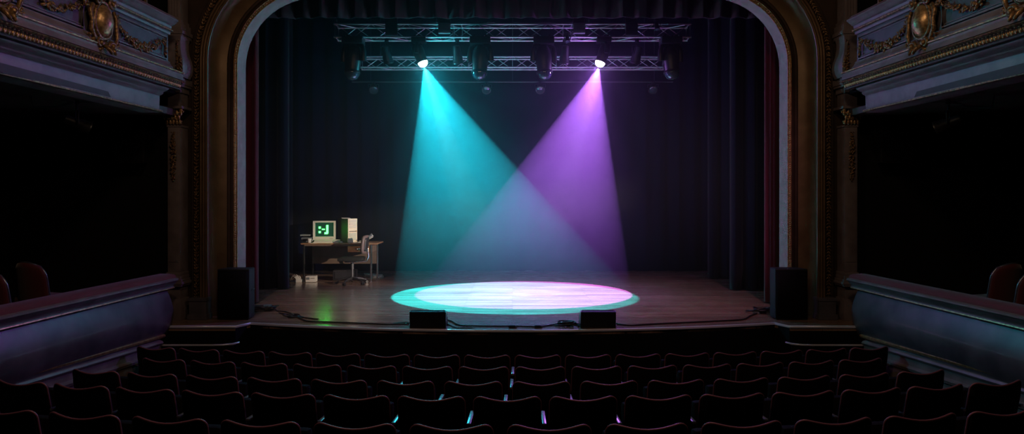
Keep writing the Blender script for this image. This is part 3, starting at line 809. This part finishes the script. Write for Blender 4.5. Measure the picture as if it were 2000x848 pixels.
# front bezel frame, hollow: four bars with bevel
sw,sz0,sz1=.168,zc+.075,zc+.075+.262
zt1=zc+bh
def ringrow(o): return o
outer=[(-bw,zc),(bw,zc),(bw,zt1),(-bw,zt1)]; inner=[(-sw,sz0),(sw,sz0),(sw,sz1),(-sw,sz1)]
vs=[]; 
for (x,z) in outer: vs.append((x,0,z))
for (x,z) in outer: vs.append((x*.97,-.02,zc+(z-zc)*.975+.004))
for (x,z) in inner: vs.append((x*1.03,-.02,z+(.004 if z==sz1 else -.004)))
for (x,z) in inner: vs.append((x,.012,z))
for (x,z) in outer: vs.append((x*.96,.12,zc+.01+(z-zc)*.96))
fs=[]
for i in range(4):
    j=(i+1)%4
    fs+= [(i,j,4+j,4+i),(4+i,4+j,8+j,8+i),(8+i,8+j,12+j,12+i),(i,j,16+j,16+i)]
fr.add(vs,fs); fr.build('bezel',M['beige'],mon)
mb=MB()
for q in (0,):
    secs=[(.119,.96,.0),(.20,.90,.01),(.30,.66,.05),(.38,.55,.07)]
    rows=[]
    for y,k,dz in secs:
        rows.append([(x*k,y,zc+bh/2+(z-zc-bh/2)*k+dz*.2) for x,z in [(-bw,zc+.01),(0,zc+.005),(bw,zc+.01),(bw,zc+bh/2),(bw,zt1),(0,zt1),(-bw,zt1),(-bw,zc+bh/2)]])
    mb.grid(rows,True); mb.add([tuple(p) for p in rows[-1]],[tuple(range(8))])
mb.build('rear_housing',M['beige'],mon)
mb=MB(); mb.lathe([(.12,.0),(.125,.01),(.10,.02),(.05,.03),(.05,.045)],20); mb.v=[(x,y+.13,z) for x,y,z in mb.v]; mb.build('swivel_foot',M['beige'],mon,smooth=40)
scr=MB(); rows=[]
for j in range(9):
    v=-1+2*j/8; rows.append([(sw*u,.010-.012*(1-u*u)*(1-v*v)-.0,(sz0+sz1)/2+v*(sz1-sz0)/2) for u in [-1+2*k/10 for k in range(11)]])
scr.grid(rows); so=scr.build('screen',M['screen'],mon,smooth=180,recalc=False)
# glyphs from the zoomed photo: screen 357-527 x 200-330 -> local
gx=lambda u: -sw+(u-357)/170*2*sw
gz=lambda v: sz1-(v-200)/130*(sz1-sz0)
g=MB()
for (a,b_,c,e_) in ((389,409,236,256),(389,409,279,299),(419,447,258,269),(460,480,222,302),(443,474,291,309),):
    g.box(gx(a),gx(b_),-.010,-.004,gz(e_),gz(c),.0015)
    if (a,c) in ((389,279),(419,258),(443,291)): g.build('lit_character',M['glyph'],mon); g=MB()
mb=MB()
for i in range(3): mb.box(.10+.022*i,.114+.022*i,-.024,-.018,zc+.03,zc+.038)
mb.build('button',M['beigedark'],mon)
# tower
tp=W(678,450,13.45)
tw=empty('computer_tower',(tp.x,13.46,DH+.001),.72,'tall beige computer tower standing beside the monitor','computer')
tw_w,tw_h,tw_d=.094,.45,.38
mb=MB(); mb.box(-tw_w,tw_w,-.18,.20,.008,tw_h,.005); mb.build('case',M['beigedark'] if False else mat('beige steel case with shade in colour',(.06,.055,.04),.55),tw)  # beige steel; the shade on its dimly lit sides is put into the colour
mb=MB(); mb.box(-tw_w-.004,tw_w+.004,-.215,-.178,0,tw_h+.006,.012); fp=mb.build('front_panel',M['beige2'],tw,smooth=40)
mb=MB()
for i in range(3): mb.box(-tw_w+.018,tw_w-.018,-.222,-.212,tw_h-.07-i*.052,tw_h-.026-i*.052,.003)
mb.build('drive_bay',M['beige'],fp)
mb=MB(); mb.box(-tw_w+.02,tw_w-.035,-.224,-.213,tw_h-.245,tw_h-.232); mb.build('floppy_slot',M['beigedark'],fp)
mb=MB(); mb.M=Matrix.Translation((tw_w-.022,-.218,tw_h-.235))@Matrix.Rotation(PI/2,4,'X'); mb.lathe([(.012,-.005),(.012,.006),(.009,.009)],12); mb.build('power_button',mat('warm brown button',(.3,.15,.06),.5),fp)
mb=MB(); mb.box(-tw_w+.02,tw_w-.02,-.221,-.212,.05,tw_h-.27,.004); mb.build('lower_grille',mat('grey green vent cover',(.42,.44,.36),.6),fp)
for x in(-.08,.08):
    for y in(-.15,.17):
        mb=MB(); mb.box(x-.012,x+.012,y-.012,y+.012,0,.009); mb.build('foot',M['blackplastic'],tw)
mb=MB(); mb.box(-.085,.075,-.15,.1,0,.008,.002); mb.box(-.09,.07,-.13,.12,.008,.014,.002)
o=mb.build('paper_pad',M['whiteplastic']); o.location=(tp.x-.03,13.49,DH+tw_h+.003); o.rotation_euler.z=.3; tag(o,'thin white pad lying on top of the computer tower','paper')
# keyboard
kp=W(637,473,13.19)
kb=empty('keyboard',(kp.x,13.235,DH+.001),.04,'beige computer keyboard in front of the monitor','keyboard')
mb=MB(); mb.prism([(-.235,-.085,0),(-.235,-.085,.014),(-.235,.085,.055),(-.235,.085,0)],(.47,0,0)); mb.build('keyboard_base',M['beige2'],kb)
mb=MB()
for r_ in range(5):
    for c_ in range(20):
        x=-.222+c_*.0222; y=-.07+r_*.028
        if c_ in (15,): continue
        z=.016+(y+.085)*.241
        mb.box(x,x+.019,y,y+.022,z-.004,z+.008)
mb.build('keys',M['beige'],kb)
mp_=W(667,472,13.22)
mo=empty('computer_mouse',(mp_.x,13.185,DH+.001),.2,'small pale computer mouse right of the keyboard','mouse')
mb=MB(); mb.blob((0,0,.004),(.034,.055,.032),None,14,8); mb.v=[(x,y,max(z,0)) for x,y,z in mb.v]; mb.build('shell',M['whiteplastic'],mo,smooth=180)
mb=MB(); mb.box(-.001,.001,-.05,-.01,.02,.034); mb.build('button_gap',M['beigedark'],mo)
mb=MB(); mb.tube([(0,.05,.01),(.02,.12,.004),(-.03,.2,.004),(-.02,.3,.004)],.003,6); mb.build('cord',M['beige'],mo,smooth=180)
# printer at the left end
pr=empty('printer',(-3.925,13.44,DH+.001),.1,'dark grey printer with a raised lid at the left end of the desk','printer')
mb=MB(); mb.box(-.15,.15,-.14,.16,0,.105,.012); mb.build('body',M['greyplastic'],pr)
mb=MB(); mb.box(-.19,.09,-.10,.17,.135,.165,.006); mb.box(-.16,-.13,.1,.15,.1,.14); mb.build('lid',mat('mid grey printer lid',(.2,.21,.21),.5),pr)
mb=MB(); mb.box(-.11,.12,-.145,-.135,.03,.075,.002); mb.build('paper_slot',M['blackplastic'],pr)
mb=MB(); mb.box(-.10,.05,-.0,.01,.10,.14); mb.build('lid_support',M['blackplastic'],pr)
mg=empty('mug',(-3.80,13.24,DH+.001),.0,'small white mug beside the printer','mug')
mg.location=(W(604,470,13.22).x,13.22,DH+.001)
mb=MB(); mb.lathe([(.032,0),(.036,.004),(.038,.08),(.034,.08),(.031,.01),(.002,.008)],20,cap=False); mb.build('cup',M['whiteplastic'],mg,smooth=40)
mb=MB(); mb.tube([(.036,0,.065),(.058,0,.06),(.060,0,.035),(.036,0,.018)],.005,6); mb.build('handle',M['whiteplastic'],mg,smooth=180)
pr.scale=(.66,.8,.9)
# notepaper near the mug
mb=MB(); mb.box(-.06,.06,-.04,.04,0,.004); o=mb.build('note_sheet',M['paper']); o.location=(W(612,475,13.17).x,13.17,DH+.0005); o.rotation_euler.z=.2; tag(o,'small white note sheet lying between the mug and the keyboard','paper')
# crumpled papers at right end
ppx=W(705,468,13.3)
def paper(w,dp,seed,curl):
    r=random.Random(seed); mb=MB(); rows=[]
    a=[r.uniform(-1,1) for _ in range(6)]
    for j in range(9):
        v=j/8; rows.append([((u-.5)*w,(v-.5)*dp,.012+curl*(u**2)*(.6+.4*v)+.006*math.sin(7*u+a[0]*3)*math.sin(5*v+a[1])) for u in [k/10 for k in range(11)]])
    mb.grid(rows); return mb
for i,(dx_,dz_,rz_,cu,lab) in enumerate(((-.03,.0,.1,.03,'white paper lying lowest at the right end of the desk'),(.02,.018,-.25,.06,'white paper with a curled edge in the middle of the desk pile'),(.05,.042,.35,.09,'topmost curled white paper at the right end of the desk'))):
    o=paper(.19,.26,i,cu).build('paper_sheet',M['paper'],smooth=180,solid=.003,recalc=False); o.location=(ppx.x+dx_+.06,13.36,DH-.004+dz_*1.6); o.rotation_euler.z=rz_; tag(o,lab,'paper','loose papers on the desk')
# office chair
oc=empty('office_chair',(W(687,550,12.82).x,12.86,0),PI/2+.02,'black swivel office chair with a brown backrest pulled up to the desk','chair')
# chair faces local +Y ; rotated so it faces -X
hub=MB(); hub.lathe([(.035,.07),(.035,.13),(.022,.14),(.022,.28),(.03,.28),(.03,.42)],14); hub.build('gas_column',M['aludark'],oc,smooth=40)
for k in range(5):
    a=2*PI*k/5+.3; c_,s_=math.cos(a),math.sin(a)
    mb=MB(); mb.tube([(0,0,.11),(c_*.15,s_*.15,.10),(c_*.27,s_*.27,.068)],[.028,.022,.015],8); lg=mb.build('leg',M['chairblack'],oc,smooth=60)
    mb=MB()
    for q in(-1,1): mb.cyl((c_*.28-s_*.012*q,s_*.28+c_*.012*q,.028),(c_*.28-s_*.028*q,s_*.28+c_*.028*q,.028),.028,12)
    mb.cyl((c_*.275,s_*.275,.03),(c_*.275,s_*.275,.07),.01,8)
    mb.build('caster',M['chairblack'],lg,smooth=40)
mb=MB(); mb.box(-.22,.22,-.21,.23,.43,.50,.03); mb.build('seat',M['chairfabric'],oc,smooth=50)
mb=MB(); mb.box(-.1,.1,-.1,.12,.40,.432,.004); mb.tube([(.08,.02,.41),(.25,.03,.40)],.009,6); mb.tube([(0,-.12,.415),(0,-.26,.42),(0,-.295,.50),(0,-.285,.66)],[.018,.02,.018,.014],8); mb.build('mechanism',M['chrome'],oc,smooth=50)
mb=MB(); rows=[]
for j in range(9):
    t=j/8; z=.56+.34*t; w=.20*(1-.22*(2*t-1)**4)
    rows.append([(u*w,-.245-.03*t+.05*u*u,z-.015*u*u*(1 if t>.5 else -1)) for u in [-1+2*k/10 for k in range(11)]])
mb.grid(rows); mb.build('backrest',M['chairback'],oc,smooth=180,solid=.045)
mb=MB(); rr=[[Vector(p)+Vector((0,-.03,0)) for p in r_[1:-1]] for r_ in rows[1:-1]]; mb.grid(rr); mb.build('back_shell',M['chairblack'],oc,smooth=180,solid=.012)
# black box under desk
ub=empty('footrest_box',(-3.22,13.5,0),.1,'dark low case on the floor under the desk','case')
mb=MB(); mb.box(-.22,.22,-.12,.12,.01,.20,.012); mb.build('case',M['blackplastic'],ub); mb=MB(); mb.box(-.18,.18,-.128,-.118,.04,.17,.004); mb.build('front_plate',M['blackcab'],ub)
# floor box with plugs
fbp=W(603,550,13.1)
fb=empty('power_supply_box',(fbp.x,13.2,0),.08,'pale power box with a dark display on the floor by the left desk leg','power supply')
mb=MB(); mb.box(-.075,.115,-.07,.10,.004,.115,.006); mb.build('case',M['whiteplastic'],fb)
mb=MB(); mb.box(-.062,-.0,-.074,-.068,.05,.095,.002); mb.build('display',M['greyplastic'],fb)
mb=MB()
for i in range(4): mb.box(.02+.02*i,.032+.02*i,-.074,-.068,.07,.085)
mb.build('socket',M['beigedark'],fb)
ps=empty('plug_board',(W(583.5,550,13.1).x,13.17,0),.1,'pale power strip full of white plugs beside the power box','power strip')
mb=MB(); mb.box(-.07,.045,-.04,.05,.0,.055,.006); mb.build('strip',M['whiteplastic'],ps)
for i in range(5):
    x=-.06+.022*i; l=.05+.02*((i*7)%3)
    mb=MB(); mb.tube([(x,0,.05),(x-.02,-.0,.05+l*.6),(x-.045,.0,.05+l)],[.010,.011,.006],7)
    mb.tube([(x-.045,.0,.05+l),(x-.085,.02,.06+l),(x-.12,.05,.03),(x-.13,.1,.004),(x-.05,.2,.004)],.003,5); mb.build('plug',M['whiteplastic'],ps,smooth=60)

# cables tangled right of the desk
def tangle(center, rx, ry, n, seed, rad, zmax=.03):
    r=random.Random(seed); pts=[]
    ph=[r.uniform(0,6.3) for _ in range(6)]
    for i in range(n*20):
        t=i/(n*20)*n*2*PI
        k=.62+.38*math.sin(t*.37+ph[0])
        pts.append((center[0]+rx*k*math.cos(t+.5*math.sin(t*.61+ph[1]))+rx*.2*math.sin(t*.23+ph[4]), center[1]+ry*k*math.sin(t+.4*math.sin(t*.43+ph[2])), rad+zmax*(.5+.5*math.sin(t*.71+ph[3]))))
    return pts
wc=W(728,540,13.5)
for i,(px,py,rx,ry,lab) in enumerate(((737,541,.12,.22,'cream cable coiled on the floor, farthest right of the desk'),(722,538,.14,.20,'cream cable tangled around the right desk leg'))):
    Y=F*CAMH/(py-HZ); X=(px-CX)/F*Y
    mb=MB(); mb.tube(tangle((X,Y),rx,ry,4,20+i,.006,.02),.006,6); tag(mb.build('cream_cable',M['cablecream'],smooth=180),lab,'cable','cream cables by the desk')
mb=MB(); pts=tangle((-2.85,13.42),.08,.07,3,31,.005,.02); mb.tube(pts,.005,5); tag(mb.build('black_cable',M['cable'],smooth=180),'thin black cable on the floor under the office chair','cable')

# ================================================================ STAGE FRONT KIT
def floor_pt(px,py,z=0):
    Y=F*(CAMH-z)/(py-HZ); return ((px-CX)/F*Y,Y)
def wedge(px0,px1,side,label):
    Yf=8.46; X0=(px0-CX)/F*Yf; X1=(px1-CX)/F*Yf
    e=empty('stage_monitor',((X0+X1)/2,Yf,0),0,label,'stage monitor','wedge monitors on the stage edge')
    w=(X1-X0)/2
    # back panel faces audience (camera): side profile in y-z
    prof=[(0,0),(-.012,.195),(.03,.208),(.24,.10),(.26,.0)]
    mb=MB(); mb.prism([(-w+.006,y,z) for y,z in prof],(2*w-.012,0,0)); mb.build('cabinet',M['blackcab'],e)
    for q in(-1,1):
        mb=MB(); x=q*w; mb.prism([(x-(.007 if q>0 else -.001),y*1.0+(.001 if y>0 else -.003),z*1.01) for y,z in prof],(.006,0,0)); mb.build('side_cheek',M['blackplastic'],e)
    mb=MB(); a=Vector((0,.035,.206)); b_=Vector((0,.236,.104)); nn=Vector((0,.45,.89)).normalized()*.006
    mb.grid([[(-w+.02,p.y+nn.y,p.z+nn.z) for p in (a,b_)],[(w-.02,p.y+nn.y,p.z+nn.z) for p in (a,b_)]]); mb.build('grille',M['grille'],e,solid=.004)
    mb=MB(); mb.box(w-.10,w-.03,-.012,-.002,.03,.09,.002); mb.build('connector_plate',M['blackplastic'],e)
    return e
wedge(800,871,-1,'black wedge stage monitor on the stage edge under the cyan side of the light pool')
wedge(1134,1203,1,'black wedge stage monitor on the stage edge under the violet side of the light pool')
def pa(px0,px1,side,label):
    Yf=9.03; X0=(px0-CX)/F*Yf; X1=(px1-CX)/F*Yf
    e=empty('floor_speaker',((X0+X1)/2,Yf,0),0,label,'speaker','large speakers flanking the stage'); w=(X1-X0)/2; H=.655
    mb=MB(); mb.prism([(-w,0,.012),(w,0,.012),(w*.86,.27,.012),(-w*.86,.27,.012)],(0,0,H-.012)); o=mb.build('cabinet',M['blackcab'],e)
    md=o.modifiers.new('b','BEVEL'); md.width=.012; md.segments=2
    mb=MB(); rows=[]
    for j in range(2):
        rows.append([(w*.95*u,-.004-.02*(1-u*u),.03+(H-.055)*j) for u in [-1+2*k/10 for k in range(11)]])
    mb.grid(rows); mb.build('grille',M['grille'],e,solid=.006,smooth=180)
    for q in(-1,1):
        mb=MB(); mb.box(q*w*.8-.02,q*w*.8+.02,.02,.06,0,.013); mb.box(q*w*.7-.02,q*w*.7+.02,.2,.24,0,.013); mb.build('rubber_foot',M['blackplastic'],e)
    mb=MB(); q=w*.93; mb.tube([(q,.08,.36),(q+.014,.08,.38),(q+.014,.18,.38),(q-.01,.18,.36)],.008,6); mb.build('handle',M['blackplastic'],e,smooth=60)
pa(424,487,-1,'tall black loudspeaker standing at the left end of the stage front')
pa(1514,1578,1,'tall black loudspeaker standing at the right end of the stage front')

def cable_px(pts,rad,label,wob=.0,seed=1,name='stage_cable',extra=None):
    r=random.Random(seed); P=[]
    for px,py in pts: x,y=floor_pt(px,py); P.append(Vector((x,y,rad+.001)))
    # catmull-rom
    out=[]
    for i in range(len(P)-1):
        p0=P[max(i-1,0)];p1=P[i];p2=P[i+1];p3=P[min(i+2,len(P)-1)]
        for k in range(10):
            t=k/10; q=.5*((2*p1)+(-p0+p2)*t+(2*p0-5*p1+4*p2-p3)*t*t+(-p0+3*p1-3*p2+p3)*t**3); q.z=max(q.z,rad)+r.uniform(0,wob); out.append(q)
    out.append(P[-1])
    mb=MB(); mb.tube(out,rad,8)
    if extra: extra(mb)
    return tag(mb.build(name,M['cable'],smooth=60),label,'cable')
cable_px([(545,613),(575,619),(600,629),(640,631),(700,633),(760,635),(799,634)],.010,'black cable running from the left coil to the cyan side wedge monitor')
cable_px([(540,609),(560,611),(590,621),(622,625)],.008,'short loose black cable end on the boards right of the left coil')
cable_px([(765,634),(785,631),(799,632)],.007,'thin black lead entering the left wedge monitor beside the main cable')
cable_px([(870,626),(884,630),(898,637),(940,638.5),(1000,639),(1050,639.5),(1075,637),(1090,634)],.009,'black cable running along the stage edge between the two wedge monitors')
cable_px([(872,633.5),(890,641),(905,641.5),(925,641.5)],.006,'thin black lead leaving the left wedge monitor, joining the edge cable')
cable_px([(1204,634),(1230,637),(1290,634),(1400,629),(1450,626),(1465,619),(1478,614)],.010,'black cable running from the violet side wedge monitor to the right coil')
for px,lab in ((1001,'black cable connector on the edge cable nearer the left wedge monitor'),(1051,'black cable connector on the edge cable nearer the right wedge monitor')):
    x,y=floor_pt(px,639.5); mb=MB(); mb.box(-.045,.035,-.022,.022,.001,.032,.006); mb.cyl((.03,0,.014),(.06,0,.012),.010,8); o=mb.build('cable_connector',M['blackplastic'],smooth=40); o.location=(x,y-.03,.0); tag(o,lab,'connector','connectors on the edge cable')
def coil(px,py,rx,ry,n,seed,rad,label,zm=.05):
    x,y=floor_pt(px,py); mb=MB(); mb.tube(tangle((x,y),rx,ry,n,seed,rad,zm),rad,6)
    return tag(mb.build('cable_coil',M['cable'],smooth=180),label,'cable coil')
coil(515,607,.20,.20,7,41,.009,'large tangled black cable coil beside the left loudspeaker',.06)
coil(570,621,.13,.10,3,42,.008,'small loose black cable loops right of the large left coil',.03)
coil(1108,637,.13,.08,6,43,.009,'black cable coil beside the violet side wedge monitor',.05)
coil(1488,612,.17,.14,6,44,.009,'tangled black cable coil beside the right loudspeaker',.06)
# small connector box in left coil
x,y=floor_pt(523,607); mb=MB(); mb.box(-.05,.05,-.03,.03,.045,.085,.006); o=mb.build('junction_box',mat('blue grey plastic',(.12,.2,.26),.25),None); o.location=(x,y,0); tag(o,'small blue grey junction box lying in the left cable coil','junction box')

# ================================================================ AUDITORIUM
ROWS=[ # centre distance, top height, pitch, side shift (m), R, centred seat?, numbers left/right
 (7.38,-.066,.525, .000,19.0,False,8,8,'front'),
 (6.75,-.037,.537,-.005,18.3,False,7,7,'second'),
 (5.90, .043,.564,-.043,17.6,False,7,7,'third'),
 (5.05, .157,.538,-.037,16.8,True ,7,7,'fourth'),
 (4.10, .263,.560,-.069,16.0,False,6,6,'rearmost'),
]
BH=.85
# floor of the auditorium: a raked surface through the rows
def rowpt(v,x):
    """v in rows index space (float) -> depth, floor height at lateral x"""
    i=max(0,min(len(ROWS)-2,int(math.floor(v)))); t=v-i
    a,b_=ROWS[i],ROWS[i+1]
    def yy(r): return r[0]+r[4]-math.sqrt(max(r[4]**2-x*x,0))
    return yy(a)+(yy(b_)-yy(a))*t, (a[1]-BH)+((b_[1]-BH)-(a[1]-BH))*t
mb=MB(); rows=[]
for j in range(0,17):
    v=-1.2+j*.45; rows.append([])
    for k in range(25):
        x=-4.6+9.2*k/24
        y,z=rowpt(v,x)
        if v<0: z=ROWS[0][1]-BH+.0*v
        rows[-1].append((x,y,z))
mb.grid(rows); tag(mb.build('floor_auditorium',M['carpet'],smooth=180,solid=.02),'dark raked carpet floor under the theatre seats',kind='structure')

def theatre_seat():
    e=empty('theatre_seat',(0,0,0))
    w=.232; r=.055; bot=.36
    xs=[-w+r*(1-math.cos(a*PI/2/5)) for a in range(6)]
    mid=[-w+r+(2*w-2*r)*k/8 for k in range(1,8)]
    X=xs+mid+[-x for x in xs[::-1]]
    def top(x):
        h=BH-.034*(math.cos(PI*x/(2*w)))**1.3 if abs(x)<w else BH
        q=abs(x)-(w-r)
        if q>0: h-=r-math.sqrt(max(r*r-q*q,0))
        return h
    def yc(x,z): return -.02-.10*(z-bot)/(BH-bot)+.045*(x/w)**2
    th=.05
    rows=[]
    for x in X:
        t=top(x); zz=[bot+(t-bot)*k/6 for k in range(7)]
        fr=[(x,yc(x,z)+th/2*(1 if k<6 else .6),z) for k,z in enumerate(zz)]
        bk=[(x,yc(x,z)-th/2*(1 if k<6 else .6),z) for k,z in enumerate(zz)][::-1]
        rows.append(fr+[(x,yc(x,t),t+.008)]+bk)
    mb=MB(); mb.grid(rows,True)
    mb.add([tuple(p) for p in rows[0]],[tuple(range(15))]); mb.add([tuple(p) for p in rows[-1]],[tuple(range(15))])
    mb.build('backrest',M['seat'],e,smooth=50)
    path=[(X[0],yc(X[0],z)-.004,z) for z in [bot+(top(X[0])-bot)*k/5 for k in range(5)]]
    path+=[(x,yc(x,top(x))-.004,top(x)+.004) for x in X]
    path+=[(X[-1],yc(X[-1],z)-.004,z) for z in [bot+(top(X[-1])-bot)*k/5 for k in range(5)][::-1]]
    path=[(p[0]+(.004 if p[0]>0 else -.004)*(abs(p[0])/w)**6,p[1],p[2]) for p in path]
    mb=MB(); mb.tube(path,.0075,6); mb.build('piping',M['piping'],e,smooth=180)
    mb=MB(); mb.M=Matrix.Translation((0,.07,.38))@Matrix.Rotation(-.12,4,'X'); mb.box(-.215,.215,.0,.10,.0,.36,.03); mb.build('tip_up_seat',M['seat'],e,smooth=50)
    return e
def add_side(e,x):
    mb=MB(); mb.box(x-.016,x+.016,-.06,.25,.625,.65,.008); mb.build('armrest',M['arm'],e,smooth=40)
    mb=MB(); mb.box(x-.014,x+.014,.0,.20,.04,.626,.004); mb.box(x-.03,x+.03,-.05,.26,.0,.045,.008); mb.build('standard',M['standard'],e,smooth=40)
base_seat=theatre_seat(); add_side(base_seat,.2645)
index_kids()
ORD=['leftmost','second from the left','third from the left','fourth from the left','fifth from the left','sixth from the left','seventh from the left','eighth from the left',
 'eighth from the right','seventh from the right','sixth from the right','fifth from the right','fourth from the right','third from the right','second from the right','rightmost']
sides=MB()
arm_me=[o for o in bpy.data.objects if o.parent==base_seat and o.name.startswith('armrest')][0].data
std_me=[o for o in bpy.data.objects if o.parent==base_seat and o.name.startswith('standard')][0].data
first=True
for (zc_,top_,pitch,sh,R_,ctr,nl,nr,rn) in ROWS:
    ks=([k for k in range(-nl,nr+1)] if ctr else [k+.5 for k in range(-nl,nr)])
    n=len(ks)
    for i,k in enumerate(ks):
        sarc=sh+k*pitch; a=sarc/R_
        x=R_*math.sin(a); y=zc_+R_*(1-math.cos(a))
        o=base_seat if first else copy_tree(base_seat); first=False
        o.location=(x,y,top_-BH); o.rotation_euler.z=a*1.0
        if n<=16 and i<n//2: od=ORD[i] if i<8 else ORD[7]
        elif ctr and i==n//2: od='exact middle seat'
        else: od=ORD[15-(n-1-i)]
        if rn=='rearmost' : where='of the rearmost row'
        else: where=f'of the {rn} row'
        tag(o,f'dark theatre seat with rose piping, {od} {where}','theatre seat',f'theatre seats in the {rn} row')
        if i==0:
            dxl=-.529
            A=bpy.data.objects.new('armrest',arm_me); B_=bpy.data.objects.new('standard',std_me)
            for q in (A,B_): C.objects.link(q); q.parent=o; q.location=(dxl,0,0)

# ================================================================ HAZE
hz=bpy.data.materials.new('stage haze'); hz.use_nodes=True; nt=hz.node_tree; nt.nodes.clear()
out=nt.nodes.new('ShaderNodeOutputMaterial'); vs_=nt.nodes.new('ShaderNodeVolumeScatter')
vs_.inputs['Color'].default_value=(.95,.97,1,1); vs_.inputs['Density'].default_value=.042; vs_.inputs['Anisotropy'].default_value=0.1
tc_=nt.nodes.new('ShaderNodeTexCoord'); sx_=nt.nodes.new('ShaderNodeSeparateXYZ'); mr_=nt.nodes.new('ShaderNodeMapRange')
mr_.inputs[1].default_value=-.3; mr_.inputs[2].default_value=2.2; mr_.inputs[3].default_value=.0035; mr_.inputs[4].default_value=.0215; mr_.interpolation_type='SMOOTHSTEP'
nt.links.new(tc_.outputs['Object'],sx_.inputs[0]); nt.links.new(sx_.outputs[2],mr_.inputs[0]); nt.links.new(mr_.outputs[0],vs_.inputs['Density'])
nt.links.new(vs_.outputs[0],out.inputs['Volume'])
mb=MB(); mb.box(-6.55,6.55,10.0,15.55,-.03,6.29)
o=mb.build('haze',hz); tag(o,'thin theatrical haze filling the stage and showing the light beams','haze',kind='stuff')

# ================================================================ LIGHTS
def light(kind,name,loc,energy,col,aim=None,**kw):
    l=bpy.data.lights.new(name,kind); l.energy=energy; l.color=col
    for k,v in kw.items(): setattr(l,k,v)
    o=bpy.data.objects.new(name,l); C.objects.link(o); o.location=loc
    if aim is not None: o.rotation_euler=(Vector(aim)-Vector(loc)).to_track_quat('-Z','Y').to_euler()
    return o
CY=(.015,.74,.95); VI=(.47,.15,1.0)
for (lp,d_,s) in LAMPS:
    col=CY if s<0 else VI
    h=lp.z
    # cone that lands on the pool: edges at x=-1.95 and +1.97
    if s<0: xl,xr,yc_=-1.95,2.01,11.41
    else: xl,xr,yc_=-1.62,1.975,11.64
    tl=math.atan2(xl-lp.x,h); tr=math.atan2(xr-lp.x,h)
    th=(tl+tr)/2; al=(tr-tl)/2
    # tilt in y so that the patch is centred on yc_
    ax=Vector((math.tan(th)*h, yc_-lp.y, -h)).normalized()
    aim=lp+ax*4
    light('SPOT','main_beam_lamp',lp,8600 if s<0 else 8600,col,aim,spot_size=2*al,spot_blend=.04,shadow_soft_size=.015)
    c2=(.40,.95,1.0) if s<0 else (.66,.46,1.0)
    light('SPOT','beam_core_lamp',lp,1700,c2,aim-Vector((0,0,0)),spot_size=al*.65,spot_blend=.6,shadow_soft_size=.02)
    light('SPOT','beam_stray_lamp',lp,620,col,aim,spot_size=min(2.6,2*al*1.75),spot_blend=1.0,shadow_soft_size=.05)
    light('POINT','lens_glow_lamp',lp+ax*.05,26,col,shadow_soft_size=.05)
    light('SPOT','lens_spill_lamp',lp+ax*.04,170,col,Vector((lp.x-s*3,lp.y-4,lp.z-4)),spot_size=math.radians(120),spot_blend=1.0,shadow_soft_size=.05)
# front-of-house spot under the right balcony, warm, on the desk
light('SPOT','desk_lamp_from_house',(4.60,7.62,2.30),4200,(1,.80,.60),(-3.2,13.3,.55),spot_size=math.radians(12),spot_blend=.8,shadow_soft_size=.05)
light('SPOT','added_floor_wash',(-3.2,6.5,5.7),640,(1,.74,.74),(-1.6,11.3,0),spot_size=math.radians(46),spot_blend=1.0,shadow_soft_size=.08)  # this pair of unseen spots is added to brighten the boards around the pool
light('SPOT','added_floor_wash',(3.2,6.5,5.7),860,(1,.42,.66),(1.6,11.3,0),spot_size=math.radians(46),spot_blend=1.0,shadow_soft_size=.08)
# dim warm house lights in the auditorium
light('POINT','house_light',(-1.6,4.2,5.2),75,(1,.68,.42),shadow_soft_size=.25)
light('POINT','house_light',(1.6,4.2,5.2),70,(1,.68,.42),shadow_soft_size=.25)

w=bpy.data.worlds.new('world'); SC.world=w; w.use_nodes=True
w.node_tree.nodes['Background'].inputs[0].default_value=(.5,.45,.7,1); w.node_tree.nodes['Background'].inputs[1].default_value=.002

# ================================================================ CAMERA
cam=bpy.data.cameras.new('camera'); co=bpy.data.objects.new('camera',cam); C.objects.link(co)
co.location=(0,0,CAMH); co.rotation_euler=(PI/2,0,0)
cam.sensor_fit='HORIZONTAL'; cam.sensor_width=36; cam.lens=F/2000*36
cam.shift_x=-(CX-1000)/2000; cam.shift_y=-(424-HZ)/2000
cam.clip_start=.05; cam.clip_end=100
SC.camera=co
SC.view_settings.view_transform='Standard'; SC.view_settings.look='None'; SC.view_settings.gamma=1; SC.view_settings.use_curve_mapping=False
SC.view_settings.exposure=0
cy=SC.cycles
cy.use_denoising=True; cy.denoising_input_passes='RGB_ALBEDO'
try: cy.denoiser='OPENIMAGEDENOISE'
except Exception: pass
cy.max_bounces=6; cy.diffuse_bounces=3; cy.glossy_bounces=3; cy.volume_bounces=0; cy.transparent_max_bounces=4
cy.sample_clamp_indirect=4; cy.use_adaptive_sampling=False; cy.caustics_reflective=False; cy.caustics_refractive=False
